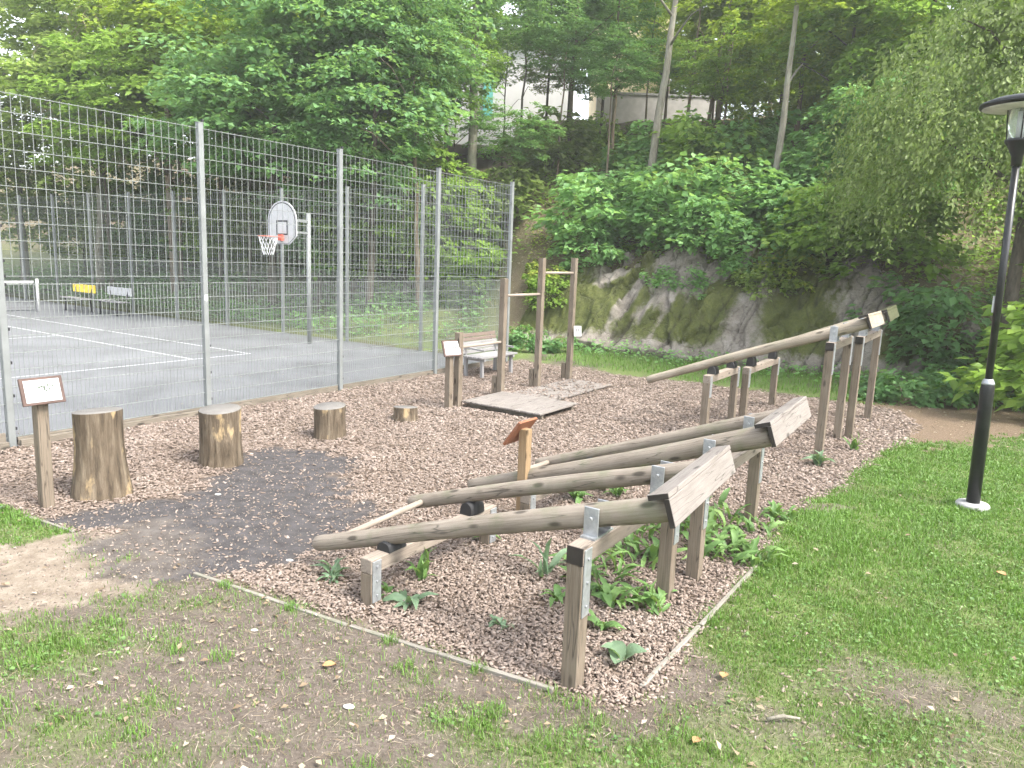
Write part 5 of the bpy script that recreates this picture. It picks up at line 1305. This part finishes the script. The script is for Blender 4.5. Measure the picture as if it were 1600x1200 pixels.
for x in (7.2, 9.8):
    for y in (39.0, 41.0): bar("post", (x, y, 9.2), (x, y, 12.0), 0.14, 0.14, MAT['sleeper'], sh)

# ------------------------------------------------------------------ weeds
def weed_leaf(L, w, curl, seed, lobes=0.0):
    g = random.Random(seed); n = 7; b = MB()
    for i in range(n + 1):
        t = i / n
        prof = math.sin(math.pi * min(1, 0.04 + t * 0.96)) ** 0.65 * (1 - 0.25 * t)
        ww = w * prof * (1 + lobes * (1 if i % 2 else -1)) if 0 < i < n else w * 0.08
        x = L * t * (1 - 0.18 * curl * t); z = L * (0.75 * t - (0.55 + 0.5 * curl) * t * t)
        zz = 0.22 * ww + 0.02 * L * math.sin(i * 2.1 + seed)
        b.v += [Vector((x, -ww / 2, z + zz)), Vector((x, 0, z)), Vector((x, ww / 2, z + zz * 0.8))]
    for i in range(n):
        for k in range(2):
            a = i * 3 + k; b.f.append((a, a + 3, a + 4, a + 1)); b.sm.append(True)
    me = b.mesh("leaf")
    a = me.attributes.new("rnd", 'FLOAT', 'POINT'); a.data.foreach_set("value", [g.uniform(0.2, 0.85)] * len(me.vertices))
    return me
WL = {}
for kind, (w, lob, cur) in dict(dock=(0.30, 0.04, 0.5), dand=(0.20, 0.30, 0.35), round=(0.95, 0.03, 0.25), upr=(0.16, 0.10, 0.05)).items():
    for v_ in range(4):
        for mt in ('weed', 'weed_grey'):
            me = weed_leaf(1.0, w * (0.85 + 0.1 * v_), cur + 0.12 * v_, v_ * 7 + len(kind), lob); me.materials.append(MAT[mt]); WL[(kind, v_, mt)] = me
def weed(label, x, y, kind, n, L, mat, seed, rise=0.35):
    g = random.Random(seed); z = 0.0
    t = thing("weed", label, "weed", (x, y, z), "broad leaved weeds in the wood chips")
    for k in range(n):
        a = 2 * math.pi * k / n + g.uniform(-.35, .35); s = L * g.uniform(0.55, 1.15)
        m = Matrix.Translation((x + g.uniform(-.03, .03), y + g.uniform(-.03, .03), z)) @ Matrix.Rotation(a, 4, 'Z') @ Matrix.Rotation(-g.uniform(rise * 0.3, rise * 1.7), 4, 'Y') @ Matrix.Rotation(g.uniform(-.4, .4), 4, 'X') @ Matrix.Scale(s, 4)
        put("leaf", WL[(kind, g.randrange(4), mat)], None, t, m)
WD = [
 ("grey green weed left of the nearest rest post", -1.22, 4.98, 'dand', 14, 0.22, 'weed_grey', .5),
 ("upright bright green weed right of the nearest rest post", -0.60, 5.02, 'upr', 11, 0.27, 'weed', 1.1),
 ("pale broad leaved weed in front of the nearest rest post", -0.62, 4.64, 'dock', 9, 0.20, 'weed_grey', .35),
 ("small weed at the foot of the nearest rest post", -0.78, 4.78, 'dock', 7, 0.15, 'weed', .5),
 ("low greyish weed alone in the chips below the front log", 0.0, 4.40, 'dand', 12, 0.14, 'weed_grey', .45),
 ("small green weed beneath the rear rest post of the nearest lift", -0.16, 5.85, 'dock', 9, 0.16, 'weed', .6),
 ("tall lobed weed left of the front pivot post", 0.30, 5.18, 'upr', 8, 0.30, 'weed_grey', 1.2),
 ("broad green weed left behind the front pivot post", 0.38, 4.80, 'dock', 9, 0.20, 'weed', .5),
 ("round leaved burdock plant right of the front pivot post", 0.70, 4.06, 'round', 4, 0.18, 'weed_grey', .45),
 ("small pale weed beside the front pivot post plate", 0.62, 4.42, 'dock', 8, 0.17, 'weed', .6),
 ("weed tuft at the foot of the front post of the tall log lift", 3.72, 8.66, 'dock', 13, 0.26, 'weed_grey', .7),
 ("yellow green weed by the middle posts of the tall log lifts", 4.52, 9.48, 'upr', 10, 0.26, 'weed', .9),
 ("weed growing left of the framed sign post", -4.32, 5.98, 'dock', 8, 0.15, 'weed_grey', .4),
 ("weed near the orange sign post below the second log", 0.68, 6.98, 'dock', 12, 0.24, 'weed', .6),
 ("weed clump between the logs of the second lift", 1.10, 7.20, 'dand', 14, 0.25, 'weed', .6),
 ("small weed at the wooden kerb end near the lawn", 2.50, 6.65, 'dand', 12, 0.22, 'weed', .6),
]
for i, (lb_, x, y, kd, n_, L_, mt, rs) in enumerate(WD): weed(lb_, x, y, kd, n_, L_, mt, i + 3, rs)
# dense patch: too many leaves to count
def weed_patch(label, pts, seed):
    g = np.random.default_rng(seed); vs_, fs_, rn = [], [], []
    base = 0
    protos = [WL[(k, v_, 'weed')] for k in ('dock', 'dand', 'dand', 'upr', 'dock') for v_ in range(4)]
    pv = []
    for me in protos:
        a = np.zeros(len(me.vertices) * 3, np.float32); me.vertices.foreach_get("co", a); pv.append(a.reshape(-1, 3))
    pf = np.array([p.vertices[:] for p in protos[0].polygons])
    for (x, y, r, n) in pts:
        for k in range(n):
            q = pv[g.integers(len(pv))]
            a = g.random() * 6.283; rr_ = r * math.sqrt(g.random()); aa = g.random() * 6.283
            m = Matrix.Rotation(a, 3, 'Z') @ Matrix.Rotation(-(0.25 + 0.8 * g.random()), 3, 'Y') @ Matrix.Rotation(g.normal(0, 0.3), 3, 'X') @ Matrix.Scale(0.10 + 0.19 * g.random() ** 1.3, 3)
            w = q @ np.array(m).T + np.array([x + rr_ * math.cos(aa), y + rr_ * math.sin(aa), 0.0])
            vs_.append(w); fs_.append(pf + base); base += len(q); rn.append(np.full(len(q), 0.15 + 0.75 * g.random()))
    me = mesh_np("weeds", np.concatenate(vs_), np.concatenate(fs_), {"rnd": np.concatenate(rn)}, smooth=True)
    me.materials.append(MAT['weed'])
    tag(put("weeds", me), label, None, None, "stuff")
weed_patch("dense broad leaved weeds between the pivot posts", [(0.72, 5.30, .24, 36), (0.92, 4.80, .22, 48), (1.08, 5.62, .27, 46), (0.95, 6.15, .30, 34), (0.62, 5.0, .18, 20), (1.35, 6.2, .28, 34)], 5)
weed_patch("dense weeds along the lawn edge behind the rear posts", [(1.85, 5.99, .24, 46), (1.92, 5.66, .20, 40), (1.72, 6.4, .25, 40), (2.0, 6.7, .25, 30), (2.25, 6.35, .18, 22), (1.6, 5.75, .15, 20), (2.6, 6.72, .15, 14)], 6)

# ------------------------------------------------------------------ wood chips
def scatter(n, x0, x1, y0, y1, g, dref=4.5, pw=1.6):
    """more samples near the camera"""
    x = g.uniform(x0, x1, n * 4); y = g.uniform(y0, y1, n * 4)
    d = np.hypot(x, y)
    k = g.random(n * 4) < np.clip((dref / d) ** pw, 0, 1)
    ang = np.abs(np.arctan2(x, y)) < math.radians(40)
    k &= ang
    return x[k][:n], y[k][:n], d[k][:n]
g = np.random.default_rng(21)
x, y, d = scatter(230000, -7, 7, 3.3, 17.5, g, 4.2, 1.4)
zz = zones(x, y)
pr = np.maximum(zz['chips'], 0.045 * zz['mud'] * (zz['c'] > 0.3)); pr = np.maximum(pr, 0.022 * (1 - zz['c']) * (y < 7.5) * (1 - zz['forest']) * (x < 2.0))
plat = np.zeros(len(x), bool)
k = (g.random(len(x)) < pr * (0.55 + 0.45 * (fbm(x * 1.7 + 30, y * 1.7) > 0.36)))
uu, vv = uv_of(x, y)
k &= vv > -7.38
kx = (x - pb0[0]) * U[0] + (y - pb0[1]) * U[1]; kv = (x - pb0[0]) * V[0] + (y - pb0[1]) * V[1]
k &= ~((kx > 0) & (kx < 1.2) & (kv > 0) & (kv < 1.52)); k &= ~((kx > 1.2) & (kx < 3.7) & (kv > 0.02) & (kv < 1.0) & (g.random(len(x)) < 0.72))
x, y, d = x[k], y[k], d[k]; n = len(x)
L = (0.014 + 0.024 * g.random(n) ** 1.7) * np.clip(d / 7, 1, 1.7); Wd = L * (0.3 + 0.35 * g.random(n)); T = 0.003 + 0.005 * g.random(n)
onpl = ((x - pb0[0]) * U[0] + (y - pb0[1]) * U[1] > 1.2) & ((x - pb0[0]) * U[0] + (y - pb0[1]) * U[1] < 3.7) & ((x - pb0[0]) * V[0] + (y - pb0[1]) * V[1] > 0.02) & ((x - pb0[0]) * V[0] + (y - pb0[1]) * V[1] < 1.0)
zc = height(x, y) + 0.004 + 0.022 * g.random(n) * zones(x, y)['chips'] + onpl * 0.035
a = g.random(n) * 2 * math.pi; tl = g.normal(0, 0.28, n); tr = g.normal(0, 0.28, n)
ex = np.stack([np.cos(a) * np.cos(tl), np.sin(a) * np.cos(tl), np.sin(tl)], 1)
ey0 = np.stack([-np.sin(a), np.cos(a), np.zeros(n)], 1); ez0 = np.cross(ex, ey0)
ey = ey0 * np.cos(tr)[:, None] + ez0 * np.sin(tr)[:, None]; ez = np.cross(ex, ey)
P0 = np.stack([x, y, zc], 1)
cs = []
for sz in (0, 1):
    for sx, sy in ((-1, -1), (1, -1), (1, 1), (-1, 1)):
        jx = sx * (0.5 + 0.22 * g.random(n) - 0.11); jy = sy * (0.5 + 0.3 * g.random(n) - 0.22)
        cs.append(P0 + ex * (L * jx)[:, None] + ey * (Wd * jy)[:, None] + ez * (T * (sz - 0.3))[:, None])
cv = np.stack(cs, 1).reshape(-1, 3); k8 = np.arange(n)[:, None] * 8
cf = np.concatenate([k8 + np.array(q) for q in ((4, 5, 6, 7), (0, 1, 5, 4), (1, 2, 6, 5), (2, 3, 7, 6), (3, 0, 4, 7))], 0)
rn = np.repeat(np.clip(g.beta(2.0, 1.8, n), 0, 1), 8)
cm = mesh_np("wood_chips", cv, cf, {"rnd": rn}); cm.materials.append(MAT['chips'])
tag(put("wood_chips", cm), "layer of pinkish brown wood chips on the exercise area", None, None, "stuff")
print("chips", n)

# ------------------------------------------------------------------ grass
g = np.random.default_rng(33)
def blades(x, y, h, w, g):
    n = len(x); a = g.random(n) * 2 * math.pi; bend = g.uniform(0.2, 1.0, n)
    z = height(x, y)
    dx, dy = np.cos(a), np.sin(a); sx, sy = -dy * w / 2, dx * w / 2
    h = h
    p0 = np.stack([x - sx, y - sy, z - 0.004], 1); p1 = np.stack([x + sx, y + sy, z - 0.004], 1)
    mx_ = x + dx * h * bend * 0.3; my_ = y + dy * h * bend * 0.3; mz = z + h * 0.62
    p2 = np.stack([mx_ - sx * .75, my_ - sy * .75, mz], 1); p3 = np.stack([mx_ + sx * .75, my_ + sy * .75, mz], 1)
    p4 = np.stack([x + dx * h * bend * 0.85, y + dy * h * bend * 0.85, z + h * (1.0 - 0.25 * bend)], 1)
    v = np.stack([p0, p1, p2, p3, p4], 1).reshape(-1, 3); k = np.arange(n) * 5
    f = np.concatenate([np.stack([k, k + 1, k + 3], 1), np.stack([k, k + 3, k + 2], 1), np.stack([k + 2, k + 3, k + 4], 1)], 0)
    return v, f
x, y, d = scatter(950000, -6.5, 12, 2.7, 13.5, g, 4.4, 1.15)
zz = zones(x, y)
tuft = sstep(0.30, 0.66, 0.5 * fbm(x * 2.3 + 50, y * 2.3) + 0.5 * fbm(x * 7 + 5, y * 7))
k = g.random(len(x)) < np.clip(zz['grass'] * (0.45 + 0.6 * tuft) + 0.06 * (uv_of(x, y)[1] > -7.3) * (1 - zz['c']) * (1 - zz['mud']) * (1 - zz['sand']) * (1 - zz['forest']), 0, 1)
x, y, d = x[k], y[k], d[k]; tuft = tuft[k]; n = len(x)
h = (0.016 + 0.030 * g.random(n)) * (0.75 + 0.5 * tuft); h = h * np.where(fbm(x * 1.5 + 70, y * 1.5) > 0.53, 0.75, 1.0); w = (0.0030 + 0.0020 * g.random(n)) * np.clip(d / 4.2, 1, 2.6)
v, f = blades(x, y, h, w, g)
wornr = sstep(0.45, 0.62, fbm(x * 1.5 + 70, y * 1.5)) * sstep(6.2, 4.2, y)
keepw = g.random(n) > 0.55 * wornr
dry = 0.45 * (g.random(n) < (0.12 + 0.25 * (1 - tuft)) * (1 - 0.5 * sstep(5, 7, y) * sstep(1, 3, x)) + 0.28 * wornr)
gm = mesh_np("grass", v, f, {"rnd": np.repeat(np.clip(0.35 + 0.55 * g.random(n) - dry - 0.10 * (1 - tuft), 0, 1), 5)}); gm.materials.append(MAT['grass'])
tag(put("grass", gm), "short worn lawn grass with bare patches", None, None, "stuff")
print("grass", n)
tx, ty = [], []
for (cx, cy, r_, k_) in [(4.73, 7.26, 0.19, 420), (4.73, 7.26, 0.24, 200), (0.40, 3.72, 0.16, 160), (0.30, 3.68, 0.2, 90)] + [tuple(W(uu_, vv_)[:2]) + (0.05, 60) for uu_, vv_ in ((1.2, 0.40), (1.6, 0.41), (1.9, 0.42), (2.2, 0.42), (-0.36, -1.9), (-0.42, -2.5), (-0.28, -1.1), (-0.2, -0.5), (0.6, 0.4))] + [(gx_, gy_, 0.07, 70) for gx_, gy_ in zip(g.uniform(0.5, 6, 24), g.uniform(3.2, 9, 24))] + [(gx_, gy_, 0.07, 60) for gx_, gy_ in zip(g.uniform(-3, 0.5, 9), g.uniform(3.0, 4.0, 9))]:
    aa = g.random(k_) * 6.283; rr_ = r_ * (0.75 + 0.35 * g.random(k_)) if cx == 4.73 else r_ * np.sqrt(g.random(k_))
    tx.append(cx + rr_ * np.cos(aa)); ty.append(cy + rr_ * np.sin(aa))
tx, ty = np.concatenate(tx), np.concatenate(ty); k = zones(tx, ty)['chips'] < 0.4; tx, ty = tx[k], ty[k]; n = len(tx)
v, f = blades(tx, ty, 0.03 + 0.04 * g.random(n), 0.003 + 0.003 * g.random(n), g)
gm = mesh_np("grass", v, f, {"rnd": np.repeat(0.35 + 0.55 * g.random(n), 5)}); gm.materials.append(MAT['grass'])
tag(put("grass", gm), "longer grass tufts round the lamp foot and along the kerb", None, None, "stuff")
# clover and small broad leaves in the turf
x, y, d = scatter(30000, -4, 9, 2.8, 11, g, 4.4, 1.1); zz = zones(x, y); k = (zz['grass'] > 0.25) & (fbm(x * 1.9 + 90, y * 1.9) + 0.2 * g.random(len(x)) > 0.62); x, y = x[k], y[k]; n = len(x)
p_ = np.stack([x, y, height(x, y) + 0.012 + 0.02 * g.random(n)], 1)
cl_ = leaf_mesh("clover", p_, np.stack([g.normal(0, 1, n), g.normal(0, 1, n), g.normal(0, .2, n)], 1), np.stack([g.normal(0, .35, n), g.normal(0, .35, n), np.ones(n)], 1), 0.014 + 0.016 * g.random(n), MAT['weed'], g, 0.42, 0.08)
tag(put("clover", cl_), "patches of clover and small broad leaves in the lawn", None, None, "stuff")
# lush strip at the foot of the rock and at the fence corner
n = 26000; x = g.uniform(-0.6, 9, n); y = g.uniform(11, 21, n); d = foot_dist(x, y); uu, vv = uv_of(x, y)
k = (d < 0.1) & (d > -3.2) & (uu > 10.9 + 0.5 * fbm(x, y)) & (vv > -7.2) & (zones(x, y)['forest'] < 0.8)
x, y = x[k], y[k]; n = len(x)
v, f = blades(x, y, 0.05 + 0.09 * g.random(n), 0.008 + 0.006 * g.random(n), g)
gm = mesh_np("grass", v, f, {"rnd": np.repeat(0.5 + 0.4 * g.random(n), 5)}); gm.materials.append(MAT['grass'])
tag(put("grass", gm), "lush green grass strip at the foot of the rock", None, None, "stuff")

def crumbs(name, label, x, y, size, mat, g, lo, hi):
    n = len(x); a = g.random(n) * 6.283; base = np.stack([x, y, height(x, y)], 1)
    vv_ = []
    for k in range(4):
        ang = a + k * math.pi / 2 + g.normal(0, .25, n); r = size * (0.7 + 0.6 * g.random(n))
        vv_.append(base + np.stack([np.cos(ang) * r, np.sin(ang) * r, -0.002 + 0 * r], 1))
    for k in range(4):
        ang = a + k * math.pi / 2 + g.normal(0, .3, n); r = size * (0.3 + 0.4 * g.random(n))
        vv_.append(base + np.stack([np.cos(ang) * r, np.sin(ang) * r, size * (0.5 + 0.5 * g.random(n))], 1))
    v = np.stack(vv_, 1).reshape(-1, 3); k8 = np.arange(n)[:, None] * 8
    f = np.concatenate([k8 + np.array(q) for q in ((4, 5, 6, 7), (0, 1, 5, 4), (1, 2, 6, 5), (2, 3, 7, 6), (3, 0, 4, 7))], 0)
    me = mesh_np(name, v, f, {"rnd": np.repeat(lo + (hi - lo) * g.random(n), 8)}); me.materials.append(mat)
    tag(put(name, me), label, None, None, "stuff")
MAT['crumb'] = leaf_mat("soil_crumb", [(0.1, (0.045, 0.036, 0.03)), (0.5, (0.12, 0.10, 0.08)), (0.9, (0.30, 0.26, 0.22))], trans=(0.2, 0.15, 0.1), tf=0.0, rough=0.95, clump=2)
x, y, d = scatter(60000, -6, 4, 2.7, 9, g, 4.6, 1.2)
zz = zones(x, y); k = g.random(len(x)) < np.clip((1 - zz['c']) * (0.15 + 0.85 * np.maximum(zz['bare'], zz['sand'] * 0.6)) + 0.5 * zz['mud'], 0, 1); x, y = x[k], y[k]
crumbs("soil_crumbs", "crumbs of earth on the bare and trodden soil", x, y, 0.003 + 0.007 * g.random(len(x)) ** 2.5, MAT['crumb'], g, 0.1, 0.9)
x, y, d = scatter(26000, -5, 6, 2.7, 8, g, 4.4, 1.2); zz = zones(x, y); k = (g.random(len(x)) < (1 - zz['c']) * (1 - zz['mud']) * (0.3 + 0.5 * zz['bare']) * (1 - 0.8 * zz['sand'])); x, y = x[k], y[k]; n = len(x)
p_ = np.stack([x, y, height(x, y) + 0.006 + 0.012 * g.random(n)], 1)
st_ = leaf_mesh("dry_straw", p_, np.stack([g.normal(0, 1, n), g.normal(0, 1, n), g.normal(0, .12, n)], 1), np.stack([g.normal(0, .2, n), g.normal(0, .2, n), np.ones(n)], 1), 0.03 + 0.06 * g.random(n), MAT['litter'], g, 0.018, 0.0)
tag(put("dry_straw", st_), "dry straw coloured grass lying on the worn lawn", None, None, "stuff")
# ------------------------------------------------------------------ litter, stones and single leaves
n = 5200; x, y, d = scatter(n, -6, 9, 2.8, 14, g, 4.5, 1.2); n = len(x)
zz = zones(x, y); k = g.random(n) < np.clip(0.09 * (1 - zz['c']) + 0.9 * zz['forest'] * (y > 9) + 0.25 * zz['bare'] * (1 - zz['c']), 0, 1); x, y = x[k], y[k]; n = len(x)
p = np.stack([x, y, height(x, y) + 0.008 + 0.02 * g.random(n)], 1)
lm_ = leaf_mesh("leaf_litter", p, np.stack([g.normal(0, 1, n), g.normal(0, 1, n), g.normal(0, .2, n)], 1), np.stack([g.normal(0, .3, n), g.normal(0, .3, n), np.ones(n)], 1), 0.02 + 0.035 * g.random(n), MAT['litter'], g, 0.3, 0.15)
tag(put("leaf_litter", lm_), "scattered dry leaf bits and twigs on the soil", None, None, "stuff")
n = 9000; x = g.uniform(-2, 12, n); y = g.uniform(12, 26, n); d = foot_dist(x, y); k = (d > -0.3) & (d < 6); x, y = x[k], y[k]; n = len(x)
p = np.stack([x, y, height(x, y) + 0.02], 1)
lm_ = leaf_mesh("leaf_litter", p, np.stack([g.normal(0, 1, n), g.normal(0, 1, n), g.normal(0, .2, n)], 1), np.stack([g.normal(0, .4, n), g.normal(-.3, .4, n), np.ones(n)], 1), 0.05 + 0.06 * g.random(n), MAT['litter'], g, 0.3, 0.15)
tag(put("leaf_litter", lm_), "dry leaves lying on the wooded bank", None, None, "stuff")
def pebble(label, x, y, s, mat='pebble', flat=0.4):
    b = MB(); rr = random.Random(int(x * 100 + y * 10)); seg = 9
    prof = [(0.55, 0), (1.0, 0.35), (0.85, 0.75), (0.4, 1.0)]
    for r, z in prof:
        for k in range(seg):
            a = 2 * math.pi * k / seg; q = r * s * (1 + rr.uniform(-.15, .15)); b.v.append(Vector((q * math.cos(a), q * 0.7 * math.sin(a), z * s * flat)))
    for i in range(3):
        for k in range(seg):
            k2 = (k + 1) % seg; b.f.append((i * seg + k, i * seg + k2, (i + 1) * seg + k2, (i + 1) * seg + k)); b.sm.append(True)
    b.f.append(tuple(3 * seg + k for k in range(seg))); b.sm.append(True)
    o = b.put("stone", MAT[mat], None, Matrix.Translation((x, y, 0.0)))
    tag(o, label, "stone", "pale stones on the ground")
pebble("pale oval stone on the bare soil in the foreground", -0.78, 3.50, 0.032)
pebble("flat white stone in the grass left of the kerb", -1.53, 4.25, 0.024, flat=0.15)
pebble("pale stone by the trodden dark soil in front of the logs", -1.63, 5.30, 0.030)
pebble("flat grey stone beside the dark trodden soil near the second stump", -2.75, 6.75, 0.034, flat=0.3)
def dry_leaf(label, x, y, s, rot):
    b = MB(); n = 6
    for i in range(n + 1):
        t = i / n; ww = 0.42 * math.sin(math.pi * min(1, t + 0.03)) ** 0.7 * s
        zz = 0.10 * s * math.sin(math.pi * t) + 0.012
        b.v += [Vector(((t - .5) * s, -ww, zz + 0.16 * s)), Vector(((t - .5) * s, 0, zz)), Vector(((t - .5) * s, ww, zz + 0.13 * s))]
    for i in range(n):
        for k in range(2): a = i * 3 + k; b.f.append((a, a + 3, a + 4, a + 1)); b.sm.append(True)
    tag(b.put("fallen_leaf", MAT['tan'], None, Matrix.Translation((x, y, 0)) @ Matrix.Rotation(rot, 4, 'Z')), label, "leaf", "single dry leaves on the grass")
dry_leaf("curled orange brown leaf on the bare soil in the foreground", -0.97, 3.86, 0.075, 0.3)
dry_leaf("dry brown leaf on the lawn in front of the kerb corner", 1.28, 3.92, 0.06, 1.1)
dry_leaf("brown leaf pair lying on the lawn below the lamp", 3.92, 5.55, 0.075, 2.0)
dry_leaf("dry leaf near the lower edge of the lawn", 0.98, 3.32, 0.055, 0.8)
b = MB(); b.tube([Vector((-0.09, 0, 0.02)), Vector((0.0, 0.012, 0.026)), Vector((0.09, 0.0, 0.018))], [0.008, 0.011, 0.006], 7)
tag(b.put("stick", MAT['bark_grey'], None, Matrix.Translation((1.48, 3.52, 0.0)) @ Matrix.Rotation(0.1, 4, 'Z')), "short pale stick on the lawn in the right foreground", "stick")

# ------------------------------------------------------------------ thin haze volume added to lift the dark woodland tones
b = MB(); b.abox(-290, 290, -170, 310, -3.0, 26.0)
hz = b.mesh("haze"); hm = bpy.data.materials.new("haze_fill"); hm.use_nodes = True
hn = hm.node_tree; hn.nodes.remove(hn.nodes["Principled BSDF"])
pv_ = hn.nodes.new("ShaderNodeVolumePrincipled"); pv_.inputs["Color"].default_value = (0.93, 0.96, 0.92, 1); pv_.inputs["Density"].default_value = 0.0016; pv_.inputs["Anisotropy"].default_value = 0.2
hn.links.new(pv_.outputs[0], hn.nodes["Material Output"].inputs["Volume"])
hz.materials.append(hm)
tag(put("haze", hz), "thin pale haze added to lift the shadows", None, None, "stuff")
